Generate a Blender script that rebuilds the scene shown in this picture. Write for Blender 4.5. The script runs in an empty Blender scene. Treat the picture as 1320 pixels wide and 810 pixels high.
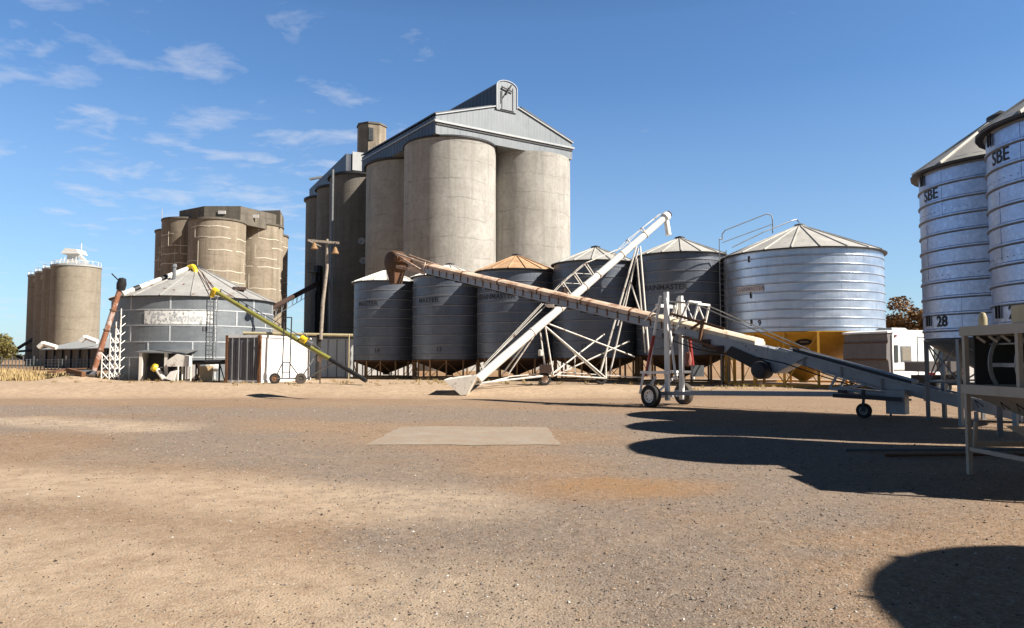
import bpy, bmesh, math, random
from mathutils import Vector, Matrix, noise as mnoise
rnd = random.Random(7)
PI = math.pi
scene = bpy.context.scene
col = scene.collection
# ------------------------------------------------------------------ camera, sky, sun, exposure
CAMZ = 1.5
F = 960.0
PITCH = math.atan(58 / F)
cam_data = bpy.data.cameras.new('camera')
cam = bpy.data.objects.new('camera', cam_data)
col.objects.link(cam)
cam.location = (0, 0, CAMZ)
cam.rotation_euler = (PI / 2 + PITCH, 0, 0)
cam_data.sensor_width = 36
cam_data.lens = F / 1320 * 36
cam_data.clip_end = 12000
scene.camera = cam

SUN_EL = math.radians(40)
SUN_AZ = math.radians(69)                    # measured from -Y towards +X
sun_dir = Vector((math.sin(SUN_AZ) * math.cos(SUN_EL), -math.cos(SUN_AZ) * math.cos(SUN_EL), math.sin(SUN_EL)))
sd = bpy.data.lights.new('sun', 'SUN')
sd.energy = 5.0
sd.angle = math.radians(0.5)
sd.color = (1.0, 0.925, 0.82)
sun = bpy.data.objects.new('sun', sd)
col.objects.link(sun)
sun.rotation_euler = sun_dir.to_track_quat('Z', 'Y').to_euler()
sun.location = (30, -10, 40)

world = bpy.data.worlds.new('World')
scene.world = world
world.use_nodes = True
wn, wl = world.node_tree.nodes, world.node_tree.links
wn.clear()
w_out = wn.new('ShaderNodeOutputWorld')
w_bg = wn.new('ShaderNodeBackground')
w_bg.inputs['Strength'].default_value = 0.05
w_sky = wn.new('ShaderNodeTexSky')
w_sky.sky_type = 'NISHITA'
w_sky.sun_disc = False
w_sky.sun_elevation = SUN_EL
w_sky.sun_rotation = math.atan2(sun_dir.x, sun_dir.y)
w_sky.air_density = 1.0
w_sky.dust_density = 0.35
w_sky.ozone_density = 2.2
# thin clouds: noise laid out by direction in the sky
w_tc = wn.new('ShaderNodeTexCoord')
w_sep = wn.new('ShaderNodeSeparateXYZ')
wl.new(w_tc.outputs['Generated'], w_sep.inputs[0])
def wmath(op, a, b=None, clamp=False):
    n = wn.new('ShaderNodeMath'); n.operation = op; n.use_clamp = clamp
    for i, v in enumerate((a, b)):
        if v is None: continue
        if isinstance(v, (int, float)): n.inputs[i].default_value = v
        else: wl.new(v, n.inputs[i])
    return n.outputs[0]
zr = wn.new('ShaderNodeMapRange'); wl.new(w_sep.outputs[2], zr.inputs[0])       # sky dimmed overhead to weaken its fill light
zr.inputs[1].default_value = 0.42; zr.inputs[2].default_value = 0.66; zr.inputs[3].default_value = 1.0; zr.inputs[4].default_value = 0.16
zz = wmath('ADD', w_sep.outputs[2], 0.10)
cx_ = wmath('DIVIDE', w_sep.outputs[0], zz)
cy_ = wmath('DIVIDE', w_sep.outputs[1], zz)
w_cmb = wn.new('ShaderNodeCombineXYZ')
wl.new(cx_, w_cmb.inputs[0]); wl.new(cy_, w_cmb.inputs[1])
def wnoise(vec, scale, detail, rough, loc, sc=(1, 1, 1)):
    mp = wn.new('ShaderNodeMapping')
    mp.inputs['Location'].default_value = loc
    mp.inputs['Scale'].default_value = sc
    wl.new(vec, mp.inputs[0])
    n = wn.new('ShaderNodeTexNoise')
    n.inputs['Scale'].default_value = scale
    n.inputs['Detail'].default_value = detail
    n.inputs['Roughness'].default_value = rough
    n.inputs['Distortion'].default_value = 0.3
    wl.new(mp.outputs[0], n.inputs['Vector'])
    return n.outputs['Fac']
n_big = wnoise(w_cmb.outputs[0], 0.75, 2, 0.5, (3.1, 1.2, 0))
n_small = wnoise(w_cmb.outputs[0], 5.0, 7, 0.56, (8.3, 4.4, 0), (0.95, 1.1, 1))
left_bias = wmath('MULTIPLY', wmath('SUBTRACT', 0.12, w_sep.outputs[0]), 0.26)     # more cloud to the left
left_bias = wmath('MINIMUM', wmath('MAXIMUM', left_bias, -0.085), 0.085)
cl = wmath('ADD', wmath('ADD', wmath('MULTIPLY', n_big, 0.25), wmath('MULTIPLY', n_small, 0.65)), left_bias)
cl = wmath('MULTIPLY', wmath('SUBTRACT', cl, 0.562), 7.0, True)
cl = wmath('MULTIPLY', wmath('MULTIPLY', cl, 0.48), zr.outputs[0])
hs = wn.new('ShaderNodeHueSaturation')
hs.inputs['Saturation'].default_value = 1.0
tint = wn.new('ShaderNodeMix'); tint.data_type = 'RGBA'; tint.blend_type = 'MULTIPLY'; tint.inputs[0].default_value = 1.0
wl.new(w_sky.outputs[0], tint.inputs[6]); tint.inputs[7].default_value = (0.95, 1.30, 1.62, 1)
wl.new(tint.outputs[2], hs.inputs['Color'])
ar = wn.new('ShaderNodeMapRange'); wl.new(w_sep.outputs[1], ar.inputs[0])       # sky also dimmed behind the camera, for less fill light
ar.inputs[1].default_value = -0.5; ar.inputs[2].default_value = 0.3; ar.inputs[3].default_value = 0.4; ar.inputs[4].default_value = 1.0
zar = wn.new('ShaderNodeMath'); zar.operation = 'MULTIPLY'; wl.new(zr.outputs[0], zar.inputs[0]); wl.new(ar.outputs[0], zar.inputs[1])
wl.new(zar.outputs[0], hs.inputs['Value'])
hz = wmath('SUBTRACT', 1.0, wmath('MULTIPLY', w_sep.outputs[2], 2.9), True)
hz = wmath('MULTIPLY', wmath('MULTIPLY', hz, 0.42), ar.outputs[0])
mx0 = wn.new('ShaderNodeMix'); mx0.data_type = 'RGBA'
wl.new(hz, mx0.inputs[0]); wl.new(hs.outputs[0], mx0.inputs[6])
mx0.inputs[7].default_value = (5.0, 6.2, 7.6, 1)
mx = wn.new('ShaderNodeMix'); mx.data_type = 'RGBA'
wl.new(cl, mx.inputs[0]); wl.new(mx0.outputs[2], mx.inputs[6])
mx.inputs[7].default_value = (8.2, 8.3, 8.9, 1)
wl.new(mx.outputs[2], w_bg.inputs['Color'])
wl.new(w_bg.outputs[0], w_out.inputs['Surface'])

scene.view_settings.view_transform = 'Standard'
scene.view_settings.look = 'None'
scene.view_settings.exposure = 1.0
scene.view_settings.gamma = 1
scene.render.engine = 'CYCLES'
scene.cycles.use_denoising = True
scene.cycles.max_bounces = 5

# ------------------------------------------------------------------ materials
MATS = {}
def L(c): return (c[0], c[1], c[2], 1)
class NT:
    def __init__(s, name):
        s.m = bpy.data.materials.new(name); s.m.use_nodes = True
        s.n, s.l = s.m.node_tree.nodes, s.m.node_tree.links
        s.b = s.n['Principled BSDF']
        s.tc = s.n.new('ShaderNodeTexCoord')
        MATS[name] = s.m
    def mapping(s, scale=(1, 1, 1), loc=(0, 0, 0), src='Object'):
        mp = s.n.new('ShaderNodeMapping')
        mp.inputs['Scale'].default_value = scale
        oi = s.n.new('ShaderNodeObjectInfo'); va = s.n.new('ShaderNodeVectorMath'); va.operation = 'MULTIPLY_ADD'
        s.l.new(oi.outputs['Random'], va.inputs[0]); va.inputs[1].default_value = (37, 23, 11); va.inputs[2].default_value = loc
        s.l.new(va.outputs[0], mp.inputs['Location'])
        s.l.new(s.tc.outputs[src], mp.inputs[0]); return mp.outputs[0]
    def noise(s, scale, detail=5, rough=0.6, mscale=(1, 1, 1), loc=(0, 0, 0)):
        t = s.n.new('ShaderNodeTexNoise')
        t.inputs['Scale'].default_value = scale; t.inputs['Detail'].default_value = detail; t.inputs['Roughness'].default_value = rough
        s.l.new(s.mapping(mscale, loc), t.inputs['Vector']); return t.outputs['Fac']
    def ramp(s, fac, a, b, ca=(0, 0, 0), cb=(1, 1, 1)):
        r = s.n.new('ShaderNodeValToRGB')
        r.color_ramp.elements[0].position = a; r.color_ramp.elements[1].position = b
        r.color_ramp.elements[0].color = L(ca); r.color_ramp.elements[1].color = L(cb)
        s.l.new(fac, r.inputs[0]); return r.outputs[0]
    def mix(s, fac, a, b, mode='MIX'):
        m = s.n.new('ShaderNodeMix'); m.data_type = 'RGBA'; m.blend_type = mode
        for i, v in ((0, fac), (6, a), (7, b)):
            if isinstance(v, (int, float)): m.inputs[i].default_value = v
            elif isinstance(v, tuple): m.inputs[i].default_value = L(v)
            else: s.l.new(v, m.inputs[i])
        return m.outputs[2]
    def math(s, op, a, b=None, clamp=False):
        m = s.n.new('ShaderNodeMath'); m.operation = op; m.use_clamp = clamp
        for i, v in enumerate((a, b)):
            if v is None: continue
            if isinstance(v, (int, float)): m.inputs[i].default_value = v
            else: s.l.new(v, m.inputs[i])
        return m.outputs[0]
    def bump(s, h, strength=0.3, dist=0.02):
        b = s.n.new('ShaderNodeBump'); b.inputs['Strength'].default_value = strength; b.inputs['Distance'].default_value = dist
        s.l.new(h, b.inputs['Height']); s.l.new(b.outputs[0], s.b.inputs['Normal'])
    def set(s, color=None, rough=None, metal=None):
        for k, v in (('Base Color', color), ('Roughness', rough), ('Metallic', metal)):
            if v is None: continue
            if isinstance(v, (int, float)): s.b.inputs[k].default_value = v
            elif isinstance(v, tuple): s.b.inputs[k].default_value = L(v)
            else: s.l.new(v, s.b.inputs[k])
        return s.m

def K(c, f=0.6): return tuple(x * f for x in c)
def weathered(name, c1, c2, rough=0.6, metal=0.0, scale=1.5, rust=None, rust_at=0.6, rust_soft=0.08, rust_scale=3, streak=True, bump=0.1):
    if 'roof' in name: c1, c2 = K(c1, .88), K(c2, .88)
    elif not ('white' in name or 'pale_rust' in name or name == 'sealant' or 'yellow' in name or 'sign' in name or 'banner' in name): c1, c2 = K(c1), K(c2)
    if rust: rust = K(rust, .75)
    t = NT(name)
    a = t.noise(scale, 6, 0.65)
    c = t.mix(t.ramp(a, 0.32, 0.68), c1, c2)
    if streak:
        st = t.noise(5, 4, 0.6, (1, 1, 0.12), (4, 2, 0))
        c = t.mix(t.math('MULTIPLY', t.ramp(st, 0.5, 0.75), 0.35), c, tuple(x * 0.6 for x in c1))
    if rust:
        r = t.noise(rust_scale, 8, 0.7, (1, 1, 0.6), (9, 1, 3))
        f = t.ramp(r, rust_at, rust_at + rust_soft)
        rc = t.mix(t.noise(14, 4), rust, tuple(x * 0.5 for x in rust))
        c = t.mix(f, c, rc)
        if metal > 0:
            t.set(metal=t.math('MULTIPLY', t.math('SUBTRACT', 1.0, f), metal))
    elif metal > 0: t.set(metal=metal)
    t.set(c, t.ramp(a, 0.2, 0.9, (rough - 0.1,) * 3, (rough + 0.12,) * 3))
    if bump: t.bump(t.noise(25, 5), bump, 0.01)
    return t.m

def galvanised(name, c1, c2, metal, rough, dent=0.12, spangle=0.0):
    c1, c2 = K(c1, 1.0 if metal > .6 else .72), K(c2, 1.0 if metal > .6 else .72)
    t = NT(name)
    a = t.noise(0.9, 5, 0.6, (1, 1, 1.6))
    s_ = t.noise(7, 5, 0.7, (1, 1, 0.08), (2, 7, 1))
    c = t.mix(t.ramp(a, 0.3, 0.7), c1, c2)
    c = t.mix(t.math('MULTIPLY', t.ramp(s_, 0.45, 0.75), 0.3), c, tuple(x * 0.62 for x in c1))
    if spangle:
        v = t.n.new('ShaderNodeTexVoronoi'); v.inputs['Scale'].default_value = 14
        t.l.new(t.mapping(), v.inputs['Vector'])
        c = t.mix(spangle, c, t.mix(v.outputs['Color'], c1, tuple(min(1, x * 1.25) for x in c2)))
        # mottled zinc bloom
        c = t.mix(t.math('MULTIPLY', t.ramp(t.noise(9, 8, 0.75, (1, 1, 1), (5, 5, 5)), 0.48, 0.62), 0.35), c, tuple(min(1, x * 1.5) for x in c2))
    t.set(c, t.ramp(a, 0.2, 0.85, (rough - 0.08,) * 3, (rough + 0.12,) * 3), metal)
    h = t.math('ADD', t.noise(1.3, 3, 0.5, (1, 1, 2.2)), t.math('MULTIPLY', t.noise(30, 3), 0.06))
    t.bump(h, dent, 0.12)
    return t.m

def concrete(name, c1, c2, band=1.3, stain=0.5, big=0.35):
    c1, c2 = K(c1), K(c2)
    t = NT(name)
    c = t.mix(t.ramp(t.noise(big, 6, 0.65), 0.3, 0.7), c1, c2)
    fine = t.noise(2.5, 8, 0.7)
    c = t.mix(t.math('MULTIPLY', t.ramp(fine, 0.42, 0.68), 0.4), c, tuple(x * 0.62 for x in c1))
    c = t.mix(t.math('MULTIPLY', t.ramp(t.noise(.55, 7, .75, (1, 1, .7), (1, 8, 3)), 0.5, 0.62), 0.28), c, tuple(min(1, x * 1.22) for x in c2))
    st = t.noise(1.1, 6, 0.65, (1, 1, 0.06), (3, 3, 0))
    c = t.mix(t.math('MULTIPLY', t.ramp(st, 0.48, 0.72), stain), c, tuple(x * 0.55 for x in c1))
    # slip-form lift lines, wavering
    sep = t.n.new('ShaderNodeSeparateXYZ'); t.l.new(t.tc.outputs['Object'], sep.inputs[0])
    z = t.math('ADD', sep.outputs[2], t.math('MULTIPLY', t.noise(0.25, 3), 1.4))
    fr = t.math('FRACT', t.math('DIVIDE', z, band))
    ln = t.math('LESS_THAN', fr, 0.07)
    keep = t.ramp(t.noise(0.5, 4, 0.6, (1, 1, 3), (7, 7, 7)), 0.42, 0.62)
    c = t.mix(t.math('MULTIPLY', t.math('MULTIPLY', ln, keep), 0.45), c, tuple(x * 0.5 for x in c1))
    t.set(c, 0.9)
    t.bump(t.math('ADD', fine, t.math('MULTIPLY', ln, -0.3)), 0.4, 0.05)
    return t.m

RUST = (0.24, 0.10, 0.042)
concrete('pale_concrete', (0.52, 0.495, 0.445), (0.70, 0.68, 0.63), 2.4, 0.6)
concrete('shaded_concrete', (0.30, 0.27, 0.23), (0.38, 0.35, 0.30), 2.4, 0.5)  # copy of the pale concrete, darkened for the annex in shade
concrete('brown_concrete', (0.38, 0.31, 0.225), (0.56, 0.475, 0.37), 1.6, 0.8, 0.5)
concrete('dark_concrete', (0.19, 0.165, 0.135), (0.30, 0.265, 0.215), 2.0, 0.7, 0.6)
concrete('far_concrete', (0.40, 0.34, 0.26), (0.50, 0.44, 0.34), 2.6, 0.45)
weathered('sealant', (0.52, 0.47, 0.38), (0.66, 0.61, 0.50), 0.8, bump=0)
galvanised('dull_silo_steel', (0.145, 0.17, 0.215), (0.22, 0.245, 0.29), 0.55, 0.45, 0.14)
galvanised('bright_silo_steel', (0.44, 0.50, 0.60), (0.62, 0.68, 0.78), 0.80, 0.34, 0.12)
galvanised('spangled_silo_steel', (0.27, 0.32, 0.44), (0.40, 0.46, 0.60), 0.85, 0.38, 0.07, 0.28)
galvanised('tank_panel_steel', (0.20, 0.225, 0.25), (0.30, 0.33, 0.35), 0.3, 0.55, 0.1)
weathered('pale_roof', (0.47, 0.455, 0.42), (0.58, 0.565, 0.53), 0.55, 0.15, 1.2, RUST, 0.66, 0.05, 1.5)
weathered('white_roof', (0.70, 0.68, 0.63), (0.80, 0.78, 0.73), 0.5, 0.05, 1.2, (0.42, 0.24, 0.12), 0.62, 0.05, 1.1)
weathered('rusty_roof', (0.42, 0.24, 0.12), (0.60, 0.40, 0.24), 0.75, 0.0, 1.6, RUST, 0.62, 0.1, 2.5)
weathered('tank_roof', (0.34, 0.335, 0.32), (0.44, 0.43, 0.41), 0.6, 0.1, 0.9, (0.24, 0.11, 0.05), 0.60, 0.04, 1.6)
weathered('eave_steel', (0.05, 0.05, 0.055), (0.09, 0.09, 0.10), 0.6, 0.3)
weathered('joint_shade', (0.30, 0.31, 0.34), (0.46, 0.47, 0.50), 0.6, 0.3)
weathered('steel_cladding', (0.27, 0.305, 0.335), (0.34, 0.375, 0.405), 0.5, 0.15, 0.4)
weathered('pale_cladding', (0.58, 0.60, 0.60), (0.68, 0.70, 0.70), 0.5, 0.1, 0.6)
weathered('white_flashing', (0.30, 0.32, 0.33), (0.38, 0.40, 0.41), 0.5, 0.1, 0.8)
weathered('slate_shade_cladding', (0.075, 0.09, 0.125), (0.11, 0.13, 0.17), 0.55, 0.2, 0.6)  # dark roofs, and the shade painted on the gallery's left sides
weathered('white_paint', (0.72, 0.71, 0.68), (0.80, 0.79, 0.76), 0.45, 0, 1.5, (0.36, 0.2, 0.1), 0.70, 0.06, 4)
weathered('aged_white_paint', (0.62, 0.59, 0.53), (0.74, 0.71, 0.65), 0.55, 0, 1.5, (0.33, 0.17, 0.08), 0.57, 0.08, 3)
weathered('container_white', (0.74, 0.74, 0.73), (0.82, 0.82, 0.81), 0.5, 0, 0.8, (0.32, 0.15, 0.06), 0.72, 0.04, 1.3)
weathered('container_grey', (0.16, 0.16, 0.19), (0.23, 0.23, 0.26), 0.55, 0, 1.5, RUST, 0.66, 0.06, 2.5)
weathered('rust', (0.19, 0.085, 0.04), (0.32, 0.16, 0.08), 0.85, 0, 3, bump=0.3)
weathered('pale_rust', (0.50, 0.34, 0.235), (0.70, 0.56, 0.44), 0.7, 0, 2.2, (0.36, 0.16, 0.08), 0.50, 0.16, 1.5)
weathered('rusty_cream', (1.05, .86, .62), (1.25, 1.08, .84), .6, 0, 1.8, (.55, .30, .14), .55, .12, 2.0)
weathered('flaking_rust', (0.60, 0.42, 0.36), (0.95, 0.78, 0.70), .75, 0, 3.5, (.42, .17, .085), .46, .08, 2.2)
weathered('leg_rust', (0.34, 0.185, 0.075), (0.46, 0.27, 0.12), 0.7, 0, 2.2, (0.2, 0.1, 0.05), 0.6, 0.1, 3)
weathered('dark_rust', (0.055, 0.03, 0.022), (0.10, 0.05, 0.035), 0.85, 0, 2.5)
weathered('hopper_brown', (0.10, 0.055, 0.03), (0.17, 0.10, 0.055), 0.75, 0.2, 1.2, RUST, 0.5, 0.2, 1.5)
weathered('yellow_paint', (0.52, 0.27, 0.025), (0.62, 0.34, 0.04), 0.5, 0, 1.0, (0.26, 0.12, 0.03), 0.66, 0.08, 2)
weathered('bright_yellow', (0.70, 0.48, 0.02), (0.80, 0.58, 0.04), 0.45, 0, 2)
weathered('cream_paint', (0.62, 0.52, 0.30), (0.72, 0.62, 0.40), 0.5, 0, 1)
weathered('lime_paint', (0.36, 0.35, 0.07), (0.46, 0.44, 0.12), 0.5, 0, 2, RUST, 0.62, 0.08, 3)
weathered('conveyor_grey', (0.44, 0.48, 0.53), (0.58, 0.61, 0.66), 0.5, 0.2, 1.5, (0.14, 0.08, 0.05), 0.62, 0.06, 5)
weathered('conveyor_dark', (0.04, 0.042, 0.05), (0.08, 0.08, 0.09), 0.6, 0.2, 3)
weathered('galvanised_steel', (0.30, 0.31, 0.32), (0.42, 0.43, 0.44), 0.5, 0.5, 2)
weathered('red_paint', (0.42, 0.035, 0.025), (0.52, 0.05, 0.035), 0.4, 0, 2)
weathered('faded_red', (0.40, 0.13, 0.09), (0.50, 0.2, 0.14), 0.6, 0, 3)
weathered('beige_paint', (0.50, 0.43, 0.35), (0.60, 0.525, 0.435), 0.5, 0, 1.2, (0.2, 0.12, 0.07), 0.68, 0.05, 4)
weathered('black_steel', (0.022, 0.022, 0.024), (0.04, 0.04, 0.042), 0.6, 0.2, 3, streak=False)
weathered('rubber', (0.018, 0.018, 0.019), (0.035, 0.033, 0.031), 0.85, 0, 6, streak=False, bump=0.3)
weathered('dusty_rubber', (0.09, 0.075, 0.06), (0.15, 0.125, 0.10), 0.9, 0, 6, streak=False, bump=0.3)
weathered('canvas', (0.26, 0.235, 0.23), (0.32, 0.295, 0.29), 0.9, 0, 1.5)
weathered('lettering_black', (0.02, 0.02, 0.025), (0.05, 0.05, 0.055), 0.7, streak=False, bump=0)
weathered('lettering_faded', (0.06, 0.065, 0.07), (0.13, 0.14, 0.15), 0.7, 0, 6, streak=False, bump=0)
weathered('sign_panel', (0.55, 0.53, 0.52), (0.66, 0.64, 0.63), 0.6, 0, 3)
weathered('sign_violet', (0.20, 0.19, 0.24), (0.36, 0.33, 0.36), 0.7, 0, 9, streak=False, bump=0)
weathered('banner_white', (0.60, 0.60, 0.58), (0.74, 0.74, 0.71), 0.7, 0, 5, (0.36, 0.37, 0.38), 0.52, 0.08, 6, bump=0)
weathered('banner_grey', (0.34, 0.36, 0.38), (0.50, 0.52, 0.53), 0.7, 0, 9, streak=False, bump=0)
weathered('timber', (0.42, 0.35, 0.28), (0.60, 0.52, 0.43), 0.85, 0, 4, (0.16, 0.11, 0.08), 0.55, 0.1, 8, bump=0.4)
weathered('shaded_timber', (0.018, 0.016, 0.016), (0.035, 0.03, 0.028), 0.85, 0, 4, bump=0.4)  # near-black timber that paints shade on the lower light pole
weathered('plywood', (0.80, 0.56, 0.30), (0.95, 0.70, 0.42), 0.8, 0, 5)
weathered('slab_concrete', (0.42, 0.35, 0.275), (0.53, 0.45, 0.355), 0.9, 0, 1.2, (0.50, 0.37, 0.26), 0.44, 0.14, 3.5, streak=False, bump=0.2)
weathered('red_lens', (0.35, 0.03, 0.02), (0.45, 0.05, 0.03), 0.25, 0, 3, streak=False, bump=0)
weathered('dark_glass', (0.05, 0.06, 0.065), (0.12, 0.12, 0.11), 0.12, 0, 3, streak=False, bump=0)
weathered('blind_cloth', (0.33, 0.29, 0.22), (0.42, 0.37, 0.29), 0.6, 0, 6)
weathered('bark', (0.10, 0.075, 0.055), (0.16, 0.12, 0.09), 0.9, 0, 5, bump=0.4)
def leafmat(name, c1, c2, c3):
    c1, c2, c3 = K(c1, .75), K(c2, .75), K(c3, .75)
    t = NT(name)
    c = t.mix(t.ramp(t.noise(0.6, 3), 0.35, 0.65), c1, c2)
    c = t.mix(t.ramp(t.noise(3.0, 3, 0.6, (1, 1, 1), (5, 1, 2)), 0.4, 0.7), c, c3)
    t.set(c, 0.7)
    t.b.inputs['Subsurface Weight'].default_value = 0.0
    return t.m
leafmat('olive_leaves', (0.20, 0.17, 0.05), (0.30, 0.24, 0.06), (0.12, 0.12, 0.04))
leafmat('autumn_leaves', (0.30, 0.15, 0.05), (0.42, 0.22, 0.07), (0.16, 0.11, 0.04))
leafmat('dark_leaves', (0.08, 0.085, 0.04), (0.12, 0.12, 0.055), (0.14, 0.10, 0.045))
leafmat('dry_grass', (0.50, 0.36, 0.16), (0.60, 0.45, 0.22), (0.40, 0.28, 0.12))

# ribbed cladding: vertical corrugation bump for walls of the elevator houses
for nm in ('steel_cladding', 'slate_shade_cladding'):
    t = MATS[nm]; n, l = t.node_tree.nodes, t.node_tree.links
    tc = [x for x in n if x.type == 'TEX_COORD'][0]
    mp = n.new('ShaderNodeMapping'); l.new(tc.outputs['Object'], mp.inputs[0])
    mp.inputs['Rotation'].default_value = (0, 0, -0.594)
    wv = n.new('ShaderNodeTexWave'); wv.wave_type = 'BANDS'; wv.bands_direction = 'DIAGONAL'
    sep = n.new('ShaderNodeSeparateXYZ'); l.new(mp.outputs[0], sep.inputs[0])
    ad = n.new('ShaderNodeMath'); ad.operation = 'ADD'; l.new(sep.outputs[0], ad.inputs[0]); l.new(sep.outputs[1], ad.inputs[1])
    mu = n.new('ShaderNodeMath'); mu.operation = 'MULTIPLY'; l.new(ad.outputs[0], mu.inputs[0]); mu.inputs[1].default_value = 7.0
    si = n.new('ShaderNodeMath'); si.operation = 'SINE'; l.new(mu.outputs[0], si.inputs[0])
    bp = n.new('ShaderNodeBump'); bp.inputs['Strength'].default_value = 0.35; bp.inputs['Distance'].default_value = 0.05
    n.remove(wv)
    l.new(si.outputs[0], bp.inputs['Height'])
    b = n['Principled BSDF']; l.new(bp.outputs[0], b.inputs['Normal'])

# ------------------------------------------------------------------ mesh helpers
def sstep(a, b, x):
    t = max(0.0, min(1.0, (x - a) / (b - a))); return t * t * (3 - 2 * t)
def gz(x, y):
    left = 1 - sstep(4.5, 11, x)
    pl = -0.33 * sstep(27.5, 33, y) + 0.53 * sstep(34.6, 39.8, y)
    pr = 0.12 * sstep(31, 36, y)
    z = pl * left + pr * (1 - left)
    z -= (z) * sstep(60, 110, y)
    if y < 70: z += 0.025 * mnoise.noise(Vector((x * 0.35, y * 0.35, 1.3)))
    z += 0.010 * mnoise.noise(Vector((x * 1.7, y * 1.7, 4.3))) * (1 - sstep(15, 30, y))
    m = math.hypot((x + 25.5) / 2.6, (y - 43.5) / 1.6)
    if m < 1: z += 0.35 * (1 - m * m) ** 2
    return z
def at(px, py, Y):
    """world point on the ray through photo pixel (px, py) at depth Y"""
    u, v = (px - 660) / F, (405 - py) / F
    k = math.cos(PITCH) - v * math.sin(PITCH)
    return Vector((u * Y / k, Y, CAMZ + Y * (math.sin(PITCH) + v * math.cos(PITCH)) / k))

class MB:
    def __init__(s): s.v = []; s.f = []
    def add(s, vs, fs):
        o = len(s.v); s.v += [tuple(v) for v in vs]; s.f += [tuple(i + o for i in f) for f in fs]; return s
    def hexa(s, p):   # 8 points: bottom ring 0-3, top ring 4-7
        return s.add(p, [(3, 2, 1, 0), (4, 5, 6, 7), (0, 1, 5, 4), (1, 2, 6, 5), (2, 3, 7, 6), (3, 0, 4, 7)])
    def box(s, x0, x1, y0, y1, z0, z1):
        return s.hexa([(x0, y0, z0), (x1, y0, z0), (x1, y1, z0), (x0, y1, z0), (x0, y0, z1), (x1, y0, z1), (x1, y1, z1), (x0, y1, z1)])
    def obox(s, c, ax, ay, az, hx, hy, hz):
        c = Vector(c); P = []
        for z in (-1, 1):
            for x, y in ((-1, -1), (1, -1), (1, 1), (-1, 1)):
                P.append(c + ax * (x * hx) + ay * (y * hy) + az * (z * hz))
        return s.hexa(P)
    def bar(s, a, b, w, h, up=(0, 0, 1)):
        a, b = Vector(a), Vector(b); d = (b - a); L_ = d.length; d.normalize()
        up = Vector(up); sx = d.cross(up)
        if sx.length < 1e-4: sx = d.cross(Vector((0, 1, 0)))
        sx.normalize(); uz = sx.cross(d)
        return s.obox((a + b) / 2, d, sx, uz, L_ / 2, w / 2, h / 2)
    def tube(s, a, b, r, r2=None, n=8, cap=True):
        a, b = Vector(a), Vector(b); d = (b - a).normalized()
        x = d.cross(Vector((0, 0, 1)))
        if x.length < 1e-3: x = Vector((1, 0, 0))
        x.normalize(); y = d.cross(x); r2 = r if r2 is None else r2
        vs = [a + (x * math.cos(2 * PI * i / n) + y * math.sin(2 * PI * i / n)) * r for i in range(n)]
        vs += [b + (x * math.cos(2 * PI * i / n) + y * math.sin(2 * PI * i / n)) * r2 for i in range(n)]
        fs = [(i, (i + 1) % n, n + (i + 1) % n, n + i) for i in range(n)]
        if cap: fs += [tuple(range(n - 1, -1, -1)), tuple(range(n, 2 * n))]
        return s.add(vs, fs)
    def path(s, pts, r, n=6):
        for a, b in zip(pts[:-1], pts[1:]): s.tube(a, b, r, n=n)
        return s
    def lathe(s, prof, c=(0, 0, 0), n=64, axis=None, cap0=False, cap1=False, a0=0.0):
        """revolve (r, h) about axis (default +Z) through c"""
        c = Vector(c)
        az = Vector(axis).normalized() if axis else Vector((0, 0, 1))
        ax = az.cross(Vector((0, 0, 1)));
        if ax.length < 1e-3: ax = Vector((1, 0, 0))
        ax.normalize(); ay = az.cross(ax)
        vs = []
        for r, h in prof:
            for i in range(n):
                t = a0 + 2 * PI * i / n
                vs.append(c + ax * (r * math.cos(t)) + ay * (r * math.sin(t)) + az * h)
        fs = []
        for k in range(len(prof) - 1):
            for i in range(n):
                j = (i + 1) % n
                fs.append((k * n + i, k * n + j, (k + 1) * n + j, (k + 1) * n + i))
        if cap0: fs.append(tuple(range(n - 1, -1, -1)))
        if cap1: fs.append(tuple((len(prof) - 1) * n + i for i in range(n)))
        return s.add(vs, fs)
    def prism(s, poly, ext):
        """poly: list of 3D points, extruded by vector ext"""
        n = len(poly); e = Vector(ext)
        vs = [Vector(p) for p in poly] + [Vector(p) + e for p in poly]
        return s.add(vs, [tuple(range(n - 1, -1, -1)), tuple(range(n, 2 * n))] + [(i, (i + 1) % n, n + (i + 1) % n, n + i) for i in range(n)])
    def build(s, name, mat, parent=None, smooth=True, local=False, fix=True):
        off = Vector((0, 0, 0)); p = parent
        if not local:
            while p is not None: off += Vector(p.location); p = p.parent
        me = bpy.data.meshes.new(name)
        me.from_pydata([tuple(Vector(v) - off) for v in s.v], [], s.f)
        me.materials.append(MATS[mat] if isinstance(mat, str) else mat)
        if fix:
            bm = bmesh.new(); bm.from_mesh(me); bmesh.ops.recalc_face_normals(bm, faces=bm.faces); bm.to_mesh(me); bm.free()
        if smooth:
            me.polygons.foreach_set('use_smooth', [True] * len(me.polygons))
            me.set_sharp_from_angle(angle=math.radians(32))
        me.update()
        o = bpy.data.objects.new(name, me); col.objects.link(o)
        if parent is not None: o.parent = parent
        return o
def split_build(m, name, mat, parent, smooth=False):
    par = list(range(len(m.v)))
    def find(i):
        while par[i] != i: par[i] = par[par[i]]; i = par[i]
        return i
    for f in m.f:
        r0 = find(f[0])
        for i in f[1:]: par[find(i)] = r0
    groups = {}
    for f in m.f: groups.setdefault(find(f[0]), []).append(f)
    for fs in groups.values():
        ids = sorted({i for f in fs for i in f}); mp = {i: k for k, i in enumerate(ids)}
        q = MB(); q.v = [m.v[i] for i in ids]; q.f = [tuple(mp[i] for i in f) for f in fs]
        q.build(name, mat, parent, smooth=smooth)
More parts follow.
